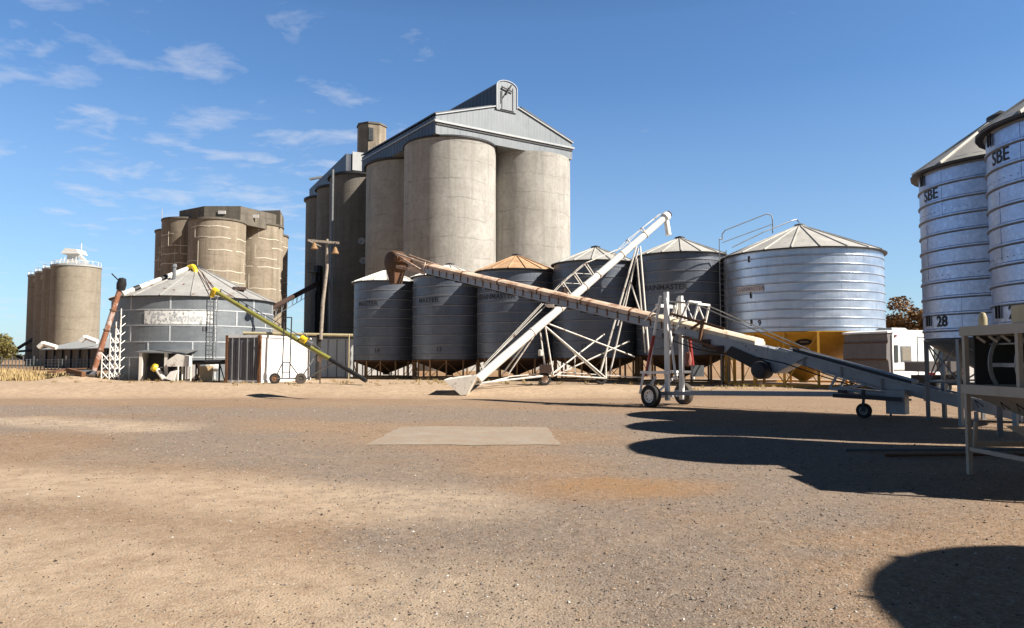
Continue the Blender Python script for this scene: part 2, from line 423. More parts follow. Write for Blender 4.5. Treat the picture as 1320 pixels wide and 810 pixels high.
def tag(o, label=None, cat=None, group=None, kind=None):
    if label: o['label'] = label
    if cat: o['category'] = cat
    if group: o['group'] = group
    if kind: o['kind'] = kind
    return o
def thing(name, loc, label, cat, group=None):
    o = bpy.data.objects.new(name, None); col.objects.link(o); o.location = loc; o.empty_display_size = 0.3
    return tag(o, label, cat, group)
def text_mesh(string, size, bold=0.0, extrude=0.0, shear=0.0):
    cu = bpy.data.curves.new('t', 'FONT'); cu.body = string; cu.size = size; cu.align_x = 'CENTER'; cu.align_y = 'CENTER'
    cu.offset = bold; cu.extrude = extrude; cu.resolution_u = 3; cu.shear = shear
    ob = bpy.data.objects.new('t', cu); col.objects.link(ob)
    dg = bpy.context.evaluated_depsgraph_get(); dg.update()
    me = bpy.data.meshes.new_from_object(ob.evaluated_get(dg))
    vs = [v.co.copy() for v in me.vertices]; fs = [tuple(p.vertices) for p in me.polygons]
    bpy.data.objects.remove(ob); bpy.data.meshes.remove(me); bpy.data.curves.remove(cu)
    return vs, fs
def cyl_text(parent, string, c, R, z, size, theta, mat, name='lettering', wide=1.0, bold=0.0, shear=0.0, off=0.008):
    vs, fs = text_mesh(string, size, bold, 0, shear)
    m = MB(); out = []
    for v in vs:
        a = theta + v.x * wide / R
        out.append((c[0] + (R + off) * math.sin(a), c[1] - (R + off) * math.cos(a), z + v.y))
    m.add(out, fs)
    return m.build(name, mat, parent, smooth=False, fix=False)
def flat_text(parent, string, origin, ax, ay, size, mat, name='lettering', bold=0.0):
    vs, fs = text_mesh(string, size, bold)
    m = MB(); m.add([Vector(origin) + Vector(ax) * v.x + Vector(ay) * v.y for v in vs], fs)
    return m.build(name, mat, parent, smooth=False, fix=False)

# ------------------------------------------------------------------ ground
def frange(a, b, st):
    o = []; x = a
    while x < b - 1e-6: o.append(x); x += st
    return o
ys = frange(-6, 2.5, 0.7) + frange(2.5, 20, 0.17) + frange(20, 50, 0.35) + frange(50, 120, 3) + [130, 160, 220, 320, 500, 900, 1600, 3000, 6000]
xs = [-5000, -2500, -1200, -600, -300, -180, -110, -80, -60] + frange(-50, -16, 1.0) + frange(-16, 16, 0.2) + frange(16, 45, 1.0) + [50, 60, 80, 110, 180, 300, 600, 1200, 2500, 5000]
def seg_d(px, py, a, b):
    ax, ay = a; bx, by = b
    t = max(0, min(1, ((px - ax) * (bx - ax) + (py - ay) * (by - ay)) / ((bx - ax) ** 2 + (by - ay) ** 2)))
    return math.hypot(px - ax - t * (bx - ax), py - ay - t * (by - ay))
band1 = [(-16, 19), (-8, 16.5), (-3.4, 11.5), (-0.7, 8.2), (0.5, 6.2), (0.6, 4.0), (0.7, 1)]
band2 = [(-30, 24), (-8, 21), (1, 20.5), (4, 14), (2.8, 9.8)]
def gravel_amount(x, y):
    d1 = min(seg_d(x, y, a, b) for a, b in zip(band1[:-1], band1[1:]))
    d2 = min(seg_d(x, y, a, b) for a, b in zip(band2[:-1], band2[1:]))
    g = max(1 - d1 / (1.7 if y < 9 else 2.6), (1 - d2 / 3.6) * 0.95)
    g += .10 + .45 * mnoise.noise(Vector((x * .16, y * .22, 5.7))) + .2 * mnoise.noise(Vector((x * .8, y * .8, 1.9)))
    g = max(g, 0.75 - math.hypot((x - 2.4) / 1.3, (y - 5.9) / 0.6))
    # rusty dirt patch right of the slab, pale dirt at lower left
    g += 0.55 * mnoise.noise(Vector((x * 0.33, y * 0.4, 0.7))) + 0.25 * mnoise.noise(Vector((x * 1.1, y * 1.1, 3.7)))
    g -= 1.2 * max(0, 1 - math.hypot((x - 1.2) / 1.6, (y - 8.9) / 0.9))
    if y > 24: g -= (y - 24) * 0.12
    return max(0, min(1, g * 1.25 + 0.1))
gm = MB()
nx = len(xs)
for y in ys:
    for x in xs: gm.v.append((x, y, gz(x, y)))
for j in range(len(ys) - 1):
    for i in range(nx - 1):
        gm.f.append((j * nx + i, j * nx + i + 1, (j + 1) * nx + i + 1, (j + 1) * nx + i))
t = NT('yard_dirt')
at_g = t.n.new('ShaderNodeAttribute'); at_g.attribute_name = 'gravel'
at_p = t.n.new('ShaderNodeAttribute'); at_p.attribute_name = 'paddock'
big = t.noise(0.22, 5, 0.6); mid = t.noise(1.6, 6, 0.65); fine = t.noise(28, 6, 0.75)
dirt = t.mix(t.ramp(big, 0.34, 0.66), (0.50, 0.315, 0.185), (0.60, 0.425, 0.275))
dirt = t.mix(t.math('MULTIPLY', t.ramp(mid, 0.42, 0.66), 0.5), dirt, (0.66, 0.49, 0.33))
dirt = t.mix(t.math('MULTIPLY', t.ramp(t.noise(0.55, 5, 0.7, (1, 2.0, 1), (4, 4, 4)), 0.5, 0.66), 0.42), dirt, (0.40, 0.25, 0.155))
def voro(sc, loc=(0, 0, 0)):
    v = t.n.new('ShaderNodeTexVoronoi'); v.inputs['Scale'].default_value = sc; t.l.new(t.mapping((1, 1, 1), loc), v.inputs['Vector'])
    h_ = t.n.new('ShaderNodeHueSaturation'); h_.inputs['Saturation'].default_value = 0.0; t.l.new(v.outputs['Color'], h_.inputs['Color'])
    return v, h_.outputs[0]
vA, gA = voro(55); vB, gB = voro(110, (3, 1, 0)); vC, gC = voro(24, (7, 2, 0))
stone = t.mix(t.ramp(gA, 0.15, 0.85), (0.20, 0.175, 0.155), (0.44, 0.40, 0.36))
stone = t.mix(0.4, stone, t.mix(t.ramp(gB, 0.1, 0.9), (0.17, 0.15, 0.135), (0.50, 0.46, 0.41)))
stone = t.mix(0.25, stone, (0.42, 0.32, 0.235))
gfac = t.math('ADD', at_g.outputs['Fac'], t.math('MULTIPLY', t.math('SUBTRACT', t.noise(5, 7, 0.8), 0.5), 1.7))
gfac = t.ramp(gfac, 0.30, 1.05)
dirt = t.mix(t.math('MULTIPLY', t.ramp(gB, 0.25, 0.75), 0.26), dirt, (0.30, 0.20, 0.13))
dirt = t.mix(t.math('MULTIPLY', t.ramp(gA, 0.84, 0.92), 0.5), dirt, (0.72, 0.60, 0.46))
c = t.mix(t.math('MULTIPLY', gfac, 0.85), dirt, stone)
c = t.mix(t.math('MULTIPLY', t.ramp(gC, 0.93, 0.97), 0.35), c, (0.14, 0.095, 0.065))
c = t.mix(t.math('MULTIPLY', t.ramp(fine, 0.35, 0.75), 0.4), c, t.mix(0.55, c, (0.14, 0.09, 0.06)))
g1 = t.noise(17, 4, 0.75, (1, 0.55, 1), (6, 3, 1))
c = t.mix(t.math('MULTIPLY', t.ramp(g1, 0.50, 0.64), 0.42), c, (0.23, 0.175, 0.135))
g2 = t.noise(13, 4, 0.75, (1, 0.55, 1), (1, 5, 4))
c = t.mix(t.math('MULTIPLY', t.ramp(g2, 0.53, 0.66), 0.40), c, (0.74, 0.63, 0.51))
g3 = t.noise(34, 3, 0.75, (1, 0.6, 1), (3, 9, 4))
c = t.mix(t.math('MULTIPLY', t.ramp(g3, 0.52, 0.62), 0.35), c, (0.25, 0.185, 0.14))
grit = t.noise(75, 3, 0.7, (1, 1, 1), (2, 2, 2))
c = t.mix(t.math('MULTIPLY', t.ramp(grit, 0.50, 0.66), 0.55), c, (0.17, 0.12, 0.085))
c = t.mix(t.math('MULTIPLY', t.ramp(t.noise(60, 3, 0.7, (1, 1, 1), (9, 2, 5)), 0.58, 0.70), 0.55), c, (0.80, 0.68, 0.54))
at_o = t.n.new('ShaderNodeAttribute'); at_o.attribute_name = 'ochre'
c = t.mix(t.math('MULTIPLY', t.math('MULTIPLY', at_o.outputs['Fac'], t.ramp(t.noise(4, 5, 0.7), 0.2, 0.6)), 0.65), c, (0.50, 0.29, 0.13))
pad = t.mix(t.ramp(t.noise(0.09, 6, 0.7, (1, 0.3, 1)), 0.35, 0.65), (0.52, 0.37, 0.22), (0.42, 0.25, 0.14))
c = t.mix(at_p.outputs['Fac'], c, pad)
at_t = t.n.new('ShaderNodeAttribute'); at_t.attribute_name = 'track'
tkf = t.math('MULTIPLY', at_t.outputs['Fac'], t.ramp(t.noise(2.2, 5, 0.7), 0.3, 0.65))
c = t.mix(t.math('MULTIPLY', tkf, 0.30), c, (0.60, 0.46, 0.33))
at_s = t.n.new('ShaderNodeAttribute'); at_s.attribute_name = 'sand'
sf_ = t.math('MULTIPLY', at_s.outputs['Fac'], t.ramp(t.noise(3.5, 6, 0.75), 0.25, 0.6))
c = t.mix(t.math('MULTIPLY', sf_, 0.7), c, (0.86, 0.69, 0.50))
c = t.mix(1.0, c, (0.635, 0.615, 0.605), 'MULTIPLY')
t.set(c, 0.95)
t.b.inputs['Specular IOR Level'].default_value = 0.1
hgt = t.math('ADD', t.math('MULTIPLY', t.noise(60, 6, 0.8), 0.6), t.math('MULTIPLY', t.noise(9, 6, 0.7), 0.9))
hgt = t.math('ADD', hgt, t.math('MULTIPLY', vA.outputs['Distance'], -0.35))
t.bump(hgt, 0.85, 0.026)
ground = gm.build('ground', 'yard_dirt', smooth=True, fix=False)
tag(ground, kind='structure')
ga = ground.data.attributes.new('gravel', 'FLOAT', 'POINT')
ga.data.foreach_set('value', [gravel_amount(v[0], v[1]) if abs(v[0]) < 60 and v[1] < 60 else 0.0 for v in gm.v])
def padd(x, y):
    a = sstep(50, 58, y)
    if x < -24: a = max(a, sstep(43.5, 46, y))
    return a
tra = ground.data.attributes.new('track', 'FLOAT', 'POINT')
def track(x, y):
    if abs(x) > 40 or y > 40: return 0.0
    v = 0.0
    for cx0, cy0, rr in ((-16, -6, 17.5), (-22, -9, 27), (20, -14, 27), (3, -60, 71)):
        d = math.hypot(x - cx0, y - cy0) - rr
        for off in (-.85, .85):
            v = max(v, 1 - abs(d - off + .12 * math.sin(x * .7)) / .26)
    return max(0.0, v)
tra.data.foreach_set('value', [track(v[0], v[1]) for v in gm.v])
saa = ground.data.attributes.new('sand', 'FLOAT', 'POINT')
def sand(x, y):
    if abs(x) > 50 or y > 50: return 0.0
    n = .35 * mnoise.noise(Vector((x * .6, y * .6, 8.0)))
    v = max(0, 1 - seg_d(x, y, (-7.5, 9.6), (-1.0, 7.9)) / 1.5, 1 - seg_d(x, y, (-4.5, 5.6), (-.9, 4.4)) / 1.9, .9 - seg_d(x, y, (-12, 18.5), (-8, 16.5)) / 1.6)
    v = max(v, sstep(33, 37, y) * .6)
    return max(0, min(1, (v * 1.5 + n) * (1 if v > 0 else 0)))
saa.data.foreach_set('value', [sand(v[0], v[1]) for v in gm.v])
och = ground.data.attributes.new('ochre', 'FLOAT', 'POINT')
och.data.foreach_set('value', [max(0.0, min(1.0, 1.4 - 1.4 * math.hypot((v[0] - 1.25) / 1.5, (v[1] - 8.9) / .85) + .5 * mnoise.noise(Vector((v[0] * 1.4, v[1] * 1.4, 2))))) if abs(v[0]) < 6 and v[1] < 14 else 0.0 for v in gm.v])
pa = ground.data.attributes.new('paddock', 'FLOAT', 'POINT')
pa.data.foreach_set('value', [padd(v[0], v[1]) for v in gm.v])

# concrete slab set in the yard
sl = MB()
P = [(-2.55, 13.1), (0.84, 13.15), (0.80, 16.6), (-2.5, 16.7)]
top = []
N = 16
sv = []
for j in range(N + 1):
    for i in range(N + 1):
        u, v = i / N, j / N
        x = (P[0][0] * (1 - u) + P[1][0] * u) * (1 - v) + (P[3][0] * (1 - u) + P[2][0] * u) * v
        y = (P[0][1] * (1 - u) + P[1][1] * u) * (1 - v) + (P[3][1] * (1 - u) + P[2][1] * u) * v
        if i in (0, N) : x += 0.07 * mnoise.noise(Vector((x * 3, y * 3, 0)))
        if j in (0, N) : y += 0.12 * mnoise.noise(Vector((x * 2, y * 3, 0)))
        sv.append((x, y, gz(x, y) + 0.008))
sf = [(j * (N + 1) + i, j * (N + 1) + i + 1, (j + 1) * (N + 1) + i + 1, (j + 1) * (N + 1) + i) for j in range(N) for i in range(N)]
sl.add(sv, sf)
tag(sl.build('concrete_slab', 'slab_concrete', fix=False), kind='structure')

# loose pebbles: too many to count
t = NT('pebble_stone')
pc = t.n.new('ShaderNodeAttribute'); pc.attribute_name = 'tone'
t.set(pc.outputs['Color'], 0.8)
pm = MB(); tones = []
N_PEB = 42000
for k in range(N_PEB):
    d = 3.4 * (24 / 3.4) ** (rnd.random() ** 0.85)
    x = (rnd.random() * 2 - 1) * d * 0.74
    if rnd.random() > 0.35 + 0.65 * gravel_amount(x, d): continue
    r = rnd.uniform(0.003, 0.008) * (1.6 if rnd.random() < 0.05 else 1.0) * (1 + d * 0.045)
    if rnd.random() < 0.006: r *= 1.9
    a = rnd.random() * 6.28; sx, sy, sz = r * rnd.uniform(.8, 1.5), r * rnd.uniform(.7, 1.1), r * rnd.uniform(.45, .9)
    z = gz(x, d) + sz * 0.35
    ca, sa = math.cos(a), math.sin(a)
    pts = []
    for (ux, uy, uz) in ((1, 0, 0), (-.9, .2, 0), (0, 1, .1), (.1, -1, 0), (.2, .1, 1), (0, 0, -1)):
        X, Y = ux * sx, uy * sy
        pts.append((x + X * ca - Y * sa, d + X * sa + Y * ca, z + uz * sz))
    pm.add(pts, [(0, 2, 4), (2, 1, 4), (1, 3, 4), (3, 0, 4), (2, 0, 5), (1, 2, 5), (3, 1, 5), (0, 3, 5)])
    q = rnd.random()
    if q < 0.04: tn = (0.80, 0.77, 0.72)
    elif q < 0.2: tn = (0.09, 0.065, 0.05)
    elif q < 0.55: tn = (0.36, 0.32, 0.28)
    else: tn = (0.50, 0.36, 0.24)
    kk = rnd.uniform(0.75, 1.2)
    kk *= .62; tones += [(tn[0] * kk, tn[1] * kk, tn[2] * kk, 1)] * 6
peb = pm.build('gravel', 'pebble_stone', smooth=False, fix=False)
ta = peb.data.attributes.new('tone', 'FLOAT_COLOR', 'POINT')
ta.data.foreach_set('color', [c for tn in tones for c in tn])
tag(peb, 'loose gravel and small stones scattered over the yard', 'gravel', kind='stuff')

# dry grass paddock at the left
gr = MB()
for k in range(22000):
    y = 44.5 + 75 * rnd.random() ** 1.8
    x = -0.20 * y - rnd.random() * 0.56 * y
    if x > -23 - (y - 45) * 0.9 and not (y < 52 and x < -22.5): continue
    if x > -27.5 and y < 46: continue
    h = rnd.uniform(0.12, 0.42) * (1 + (y - 45) * 0.008); w = rnd.uniform(0.02, 0.06) * (1 + (y - 45) * 0.02)
    a = rnd.random() * 6.28; dx, dy = math.cos(a) * w, math.sin(a) * w; z = gz(x, y) - 0.02
    bx, by = rnd.uniform(-.15, .15) * h * 2, rnd.uniform(-.15, .15) * h * 2
    gr.add([(x - dx, y - dy, z), (x + dx, y + dy, z), (x + bx + dx * .3, y + by + dy * .3, z + h), (x + bx - dx * .3, y + by - dy * .3, z + h * .95)], [(0, 1, 2, 3)])
tag(gr.build('dry_grass', 'dry_grass', smooth=False, fix=False), 'dry straw coloured grass in the paddock at the left', 'grass', kind='stuff')

wd = MB()
def tuft(x, y, h, n):
    z = gz(x, y) - .01
    for _ in range(n):
        a = rnd.random() * 6.28; l = h * rnd.uniform(.5, 1.2); w = .012 + h * .04; bx, by = math.cos(a) * l * .6, math.sin(a) * l * .6
        o1, o2 = rnd.uniform(-.1, .1), rnd.uniform(-.1, .1)
        wd.add([(x + o1 - w, y + o2, z), (x + o1 + w, y + o2, z), (x + o1 + bx, y + o2 + by, z + l)], [(0, 1, 2)])
for k in range(300):
    x = rnd.uniform(-26, 19); y = rnd.choice([rnd.uniform(38.5, 41), rnd.uniform(41, 46)]) if x < 8 else rnd.uniform(34.5, 37)
    if x < -15 and y < 43.2: y += 2
    tuft(x, y, rnd.uniform(.06, .22), rnd.randint(5, 12))
for k in range(60):
    tuft(rnd.uniform(-.75, .75) * 24, rnd.uniform(22, 38), rnd.uniform(.03, .08), 5)
tag(wd.build('dry_weeds', 'dry_grass', smooth=False, fix=False), 'small dry weeds scattered around the silo bases and yard edge', 'weeds', kind='stuff')

# ------------------------------------------------------------------ steel cone-bottom silos
def ring_prof(R, z0, z1, step, rib=0.03, pair=False):
    p = [(R, z0)]; z = z0 + step * 0.5
    while z < z1 - 0.1:
        p += [(R, z - 0.035), (R + rib, z - 0.015), (R + rib, z + 0.015), (R, z + 0.035)]
        z += step
    p.append((R, z1)); return p
def cone_roof(root, c, R, ze, za, mat, nrib=16, over=0.16, cap_r=0.24, ribmat=None, capmat='eave_steel'):
    m = MB(); Ro = R + over; n = nrib * 3
    k = (za - ze) / R
    zo = ze - over * k
    m.lathe([(Ro, zo - 0.04), (Ro, zo), (cap_r, za - cap_r * k)], c, n=n)
    r = m
    for i in range(nrib):
        a = 2 * PI * (i + 0.5) / nrib
        d = Vector((math.cos(a), math.sin(a), 0))
        r.bar(Vector((c[0], c[1], 0)) + d * (Ro + .01) + Vector((0, 0, zo + 0.02)), Vector((c[0], c[1], 0)) + d * cap_r + Vector((0, 0, za - cap_r * k + 0.02)), 0.05, 0.06)
    rf = m.build('roof', mat, root)
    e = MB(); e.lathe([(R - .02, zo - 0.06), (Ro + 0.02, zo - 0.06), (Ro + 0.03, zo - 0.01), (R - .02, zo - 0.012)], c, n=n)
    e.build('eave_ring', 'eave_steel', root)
    cp = MB(); cp.lathe([(cap_r + .05, za - cap_r * k - .04), (cap_r + .05, za - cap_r * k + 0.12), (0.02, za + 0.10)], c, n=20)
    cp.build('vent_cap', capmat, rf)
    return rf
def silo(label, cx, cy, R, zb, ze, za, wall, roof, hop='hopper_brown', legm='leg_rust', nleg=14, group=None, apex=0.35, name='grain_silo',
         step=0.62, legw=0.08, brace=True, low=None, legR=0.0, hops=None, nrib=16, capmat='eave_steel', ribmat=None, ring=True):
    g = gz(cx, cy) if low is None else low
    c = (cx, cy, 0)
    root = thing(name, (cx, cy, g), label, 'silo', group)
    m = MB(); m.lathe(ring_prof(R, zb, ze, step, 0.028), c, n=96)
    rj = MB(); z = zb + step * .5
    while z < ze - .1:
        rj.lathe([(R + .006, z - .05), (R + .034, z - .026), (R + .034, z - .012), (R + .006, z - .012)], c, n=72); z += step
    rj.build('rib_shade_band', 'joint_shade', root, smooth=False)  # bands with the shade of the ribs put into their colour
    # overlapping sheet seams
    s_ = m; nz = 3
    for k in range(nz):
        z0 = zb + (ze - zb) * k / nz; z1 = zb + (ze - zb) * (k + 1) / nz
        for i in range(7):
            a = 2 * PI * (i + 0.37 * k) / 7
            p = Vector((cx + (R + 0.002) * math.cos(a), cy + (R + 0.002) * math.sin(a), 0))
            tt = Vector((-math.sin(a), math.cos(a), 0)); nn = Vector((math.cos(a), math.sin(a), 0))
            s_.obox(p + Vector((0, 0, (z0 + z1) / 2)), tt, nn, Vector((0, 0, 1)), 0.03, 0.003, (z1 - z0) / 2 - .03)
    m.build('wall', wall, root)
    cone_roof(root, c, R, ze, za, roof, nrib=nrib, capmat=capmat, ribmat=ribmat)
    h = MB(); az = g + apex
    h.lathe([(R - 0.03, zb), (R + 0.02, zb - 0.03), (R - .02, zb - 0.09), (0.22, az), (0.22, az - 0.12)], c, n=64, cap1=True)
    h.build('hopper', hop, root)
    Rl = R + legR - 0.03
    for i in range(nleg):
        a = 2 * PI * (i + 0.5) / nleg
        d = Vector((math.cos(a), math.sin(a), 0))
        lx, ly = cx + d.x * Rl, cy + d.y * Rl
        l = MB(); zt = zb + (0.02 if legR <= 0 else 0.3)
        l.obox((lx, ly, (zt - .05 + gz(lx, ly)) / 2 - 0.02), d, Vector((-d.y, d.x, 0)), Vector((0, 0, 1)), legw * .6, legw * .5, (zt - .05 - gz(lx, ly)) / 2 + .02)
        l.build('leg', legm, root, smooth=False)
    b = MB()
    if brace:
        for i in range(nleg):
            a = 2 * PI * (i + 0.5) / nleg; a2 = 2 * PI * (i + 1.5) / nleg
            p = Vector((cx + Rl * math.cos(a), cy + Rl * math.sin(a), 0)); q = Vector((cx + Rl * math.cos(a2), cy + Rl * math.sin(a2), 0))
            if i % 3 == 0: b.tube(p + Vector((0, 0, g + 0.15)), q + Vector((0, 0, zb - 0.15)), 0.02, n=5)
            if i % 3 == 1: b.tube(p + Vector((0, 0, zb - 0.15)), q + Vector((0, 0, g + 0.15)), 0.02, n=5)
    if ring: b.lathe([(Rl - .05, g + 0.03), (Rl + .05, g + 0.03), (Rl + .05, g + 0.14), (Rl - .05, g + 0.14), (Rl - .05, g + .03)], c, n=28)
    if b.v: b.build('base_frame', legm, root, smooth=False)
    return root

GS = 'dull conical-bottomed silos in the row'
row = [
    ('dull grey silo numbered 14 with white roof, leftmost of the row, under the rusty spout', -8.6, 51, 2.2, 1.42, 6.75, 7.65, 'white_roof', '14', 'MASTER', -0.62),
    ('dull grey silo numbered 13 with white roof, between silo 14 and the rusty-roofed silo', -4.1, 49, 2.42, 1.48, 6.88, 7.75, 'white_roof', '13', 'MASTER', -0.62),
    ('dull grey silo with an orange rusty roof in the middle of the row', 0.30, 47, 2.50, 1.55, 7.03, 8.1, 'rusty_roof', '12', 'GRAINMASTER', -0.62),
    ('dull grey silo numbered 11 with pale roof behind the white auger', 5.09, 45, 2.55, 1.57, 7.27, 8.3, 'pale_roof', '11', 'GRAINMASTER', -0.75),
    ('dull grey silo with pale roof beside the bright silo, behind the conveyor masts', 9.76, 43, 2.55, 1.72, 7.46, 8.55, 'pale_roof', '10', 'GRAINMASTER', -0.42),
]
for lab, cx, cy, R, zb, ze, za, roof, num, word, th in row:
    s_ = silo(lab, cx, cy, R, zb, ze, za, 'dull_silo_steel', roof, group=GS, name='cone_bottom_silo')
    fc = math.atan2(cx, cy)            # angle that faces the yard
    base_th = -fc
    zt = zb + round((ze - 1.85 - zb) / .62) * .62
    cyl_text(s_, word, (cx, cy), R, zt, 0.42, base_th + th, 'lettering_black', wide=1.05, bold=0.008)
    cyl_text(s_, num, (cx, cy), R, zb + 0.62, 0.38, base_th - 0.28, 'lettering_black', name='number', bold=0.01)

# bright silo 9 with yellow hopper
s9c = (15.6, 40.0)
g9 = gz(*s9c)
s9 = silo('wide bright galvanised silo numbered 9 on a yellow hopper and legs', s9c[0], s9c[1], 4.02, 2.86, 7.05, 8.75, 'bright_silo_steel', 'pale_roof', 'yellow_paint', 'yellow_paint',
          nleg=16, apex=0.25, name='wide_silo', step=0.44, legw=0.11, nrib=20, ribmat='galvanised_steel', capmat='galvanised_steel')
th9 = -math.atan2(*s9c)
pn = MB()
vs = []; n_ = 14
for i in range(n_ + 1):
    a = th9 - 0.88 + 0.42 * i / n_
    for z in (4.90, 5.23): vs.append((s9c[0] + 4.06 * math.sin(a), s9c[1] - 4.06 * math.cos(a), z))
pn.add(vs, [(2 * i, 2 * i + 2, 2 * i + 3, 2 * i + 1) for i in range(n_)])
sg = pn.build('sign', 'sign_panel', s9, smooth=False, fix=False)
cyl_text(sg, 'GRAINMASTER', s9c, 4.06, 5.06, 0.30, th9 - 0.67, 'sign_violet', wide=0.92, bold=0.006, off=0.012)
cyl_text(s9, '9', s9c, 4.02, 3.30, 0.40, th9 - 0.52, 'lettering_black', name='number', bold=0.012)
for z in (3.35, 4.75, 6.6):
    k = MB()
    a = th9 - 0.64 if z != 6.6 else th9 - .66
    p = Vector((s9c[0] + 4.05 * math.sin(a), s9c[1] - 4.05 * math.cos(a), z))
    k.obox(p, Vector((math.cos(a), math.sin(a), 0)), Vector((math.sin(a), -math.cos(a), 0)), Vector((0, 0, 1)), 0.035, 0.02, 0.16)
    k.build('sight_glass', 'black_steel', s9, smooth=False)
# emblem on the yellow hopper: a dark lens-shaped badge
em = MB(); a = th9 + 0.02; Rz = lambda z: 0.22 + (4.0 - 0.22) * (z - (g9 + .25)) / (2.77 - g9 - .25)
pts = []
for i in range(24):
    t_ = 2 * PI * i / 24
    dx = 0.42 * math.cos(t_); dz = 0.15 * math.sin(t_) * abs(math.sin(t_)) ** 0.3
    z = 2.33 + dz; R_ = Rz(z) + 0.05; aa = a + dx / R_
    pts.append((s9c[0] + R_ * math.sin(aa), s9c[1] - R_ * math.cos(aa), z))
em.add(pts, [tuple(range(24))])
em.build('badge', 'lettering_black', s9, smooth=False, fix=False)
em2 = MB()
for (dx0, dx1, z0, z1) in ((-.2, .2, 2.335, 2.355), (-.14, .16, 2.12, 2.15)):
    q = []
    for dx, z in ((dx0, z0), (dx1, z0), (dx1, z1), (dx0, z1)):
        R_ = Rz(z) + 0.065; aa = a + dx / R_
        q.append((s9c[0] + R_ * math.sin(aa), s9c[1] - R_ * math.cos(aa), z))
    em2.add(q, [(0, 1, 2, 3)])
em2.build('badge_stripe', 'sign_panel', s9, smooth=False, fix=False)
# yellow diagonal braces on the front
yb = MB()
for k in range(16):
    a0, a1 = 2 * PI * (k + .5) / 16, 2 * PI * (k + 1.5) / 16
    if k % 2: a0, a1 = a1, a0
    if k in (10, 12, 13, 9, 15):
        p = Vector((s9c[0] + 3.99 * math.cos(a0), s9c[1] + 3.99 * math.sin(a0), g9 + .15)); q = Vector((s9c[0] + 3.99 * math.cos(a1), s9c[1] + 3.99 * math.sin(a1), 2.7))
        yb.tube(p, q, 0.035, n=6)
split_build(yb, 'brace', 'yellow_paint', s9)
# ladder and roof hand rails
ld = MB(); lx = at(931, 400, 39.6).x; ly = 39.4
for dx in (0, 0.36):
    ld.tube((lx + dx - .15, ly, g9), (lx + dx - .15, ly, 7.9 if dx == 0 else 7.3), 0.022, n=6)
for k in range(24): ld.tube((lx - .15, ly, g9 + .4 + k * .29), (lx + .21, ly, g9 + .4 + k * .29), 0.014, n=5)
ld.build('ladder', 'galvanised_steel', s9, smooth=False)
hr = MB()
A0 = Vector((lx - .15, ly, 7.9)); pts = [at(931, 309, 39.4), at(931, 302, 39.4), at(935, 297, 39.4), at(988, 276, 39.6), at(994, 277, 39.6), at(996, 283, 39.6), at(996, 301, 39.6)]
hr.path([A0] + pts, 0.03)
hr.path([at(931, 313, 39.4), at(996, 289, 39.6)], 0.025)
hr.path([at(944, 319, 38.9), at(985, 299, 39.2), at(1020, 285, 39.6), at(1027, 283, 39.8), at(1030, 287, 40)], 0.03)
hr.build('handrail', 'galvanised_steel', s9)

# big silos at the right edge (28, 29) and the ones that stand on along their row
GB = 'spangled silos along the right edge'
def right_silo(lab, cx, cy, num, zb=1.98, ze=6.08, za=7.3):
    R = 1.75
    s_ = silo(lab, cx, cy, R, zb, ze, za, 'spangled_silo_steel', 'pale_roof', 'galvanised_steel', 'galvanised_steel', nleg=8, ring=False, group=GB, apex=0.95,
              name='tall_silo', step=0.375, legw=0.075, brace=False, nrib=10, low=gz(cx, cy), ribmat='pale_roof')
    b = MB(); g = gz(cx, cy)
    for i in range(8):
        a, a2 = 2 * PI * (i + .5) / 8, 2 * PI * (i + 1.5) / 8
        p = Vector((cx + 1.7 * math.cos(a), cy + 1.7 * math.sin(a), 0)); q = Vector((cx + 1.7 * math.cos(a2), cy + 1.7 * math.sin(a2), 0))
        b.tube(p + Vector((0, 0, g + .95)), q + Vector((0, 0, zb - .1)), 0.018, n=5); b.tube(q + Vector((0, 0, g + .95)), p + Vector((0, 0, zb - .1)), 0.018, n=5)
        b.tube(p + Vector((0, 0, g + .95)), q + Vector((0, 0, g + .95)), 0.025, n=5)
    b.build('brace', 'galvanised_steel', s_, smooth=False)
    th = -math.atan2(cx, cy)
    if num:
        cyl_text(s_, num, (cx, cy), R, zb + 0.375, 0.34, th - 0.82, 'lettering_black', name='number', bold=0.010)
        cyl_text(s_, 'SBE', (cx, cy), R, zb + .375 * 9, 0.37, th - 0.97, 'lettering_black', bold=0.004)
        for z, h in ((ze - .3, .26), (zb + .42, .25)):
            k = MB(); a = th - (1.15 if z > 4 else 1.10)
            for da in (-0.04, 0.03):
                p = Vector((cx + (R + .03) * math.sin(a + da), cy - (R + .03) * math.cos(a + da), z))
                k.obox(p, Vector((math.cos(a), math.sin(a), 0)), Vector((math.sin(a), -math.cos(a), 0)), Vector((0, 0, 1)), 0.02, 0.015, h / 2)
            k.build('sight_glass', 'black_steel', s_, smooth=False)
    bl = MB()      # bolt rows
    for z in (ze - 1.16, ze - 2.66):
        for i in range(90):
            a = 2 * PI * i / 64
            p = Vector((cx + (R + .004) * math.cos(a), cy + (R + .004) * math.sin(a), z))
            bl.tube(p, p + Vector((math.cos(a), math.sin(a), 0)) * .010, 0.008, n=5)
    bl.build('bolt_row', 'black_steel', s_, smooth=False)
    return s_
right_silo('tall spangled galvanised silo numbered 28, the farther of the two at the right', 11.62, 17.4, '28')
right_silo('tall spangled galvanised silo numbered 29, cut by the right edge of the photo', 11.06, 13.9, '29')
right_silo('tall galvanised silo nearer than silo 29, its long shadow reaching across the yard', 10.5, 10.0, None)
right_silo('tall galvanised silo standing beside the photographer, its round shadow at the lower right', 10.7, 1.64, None)

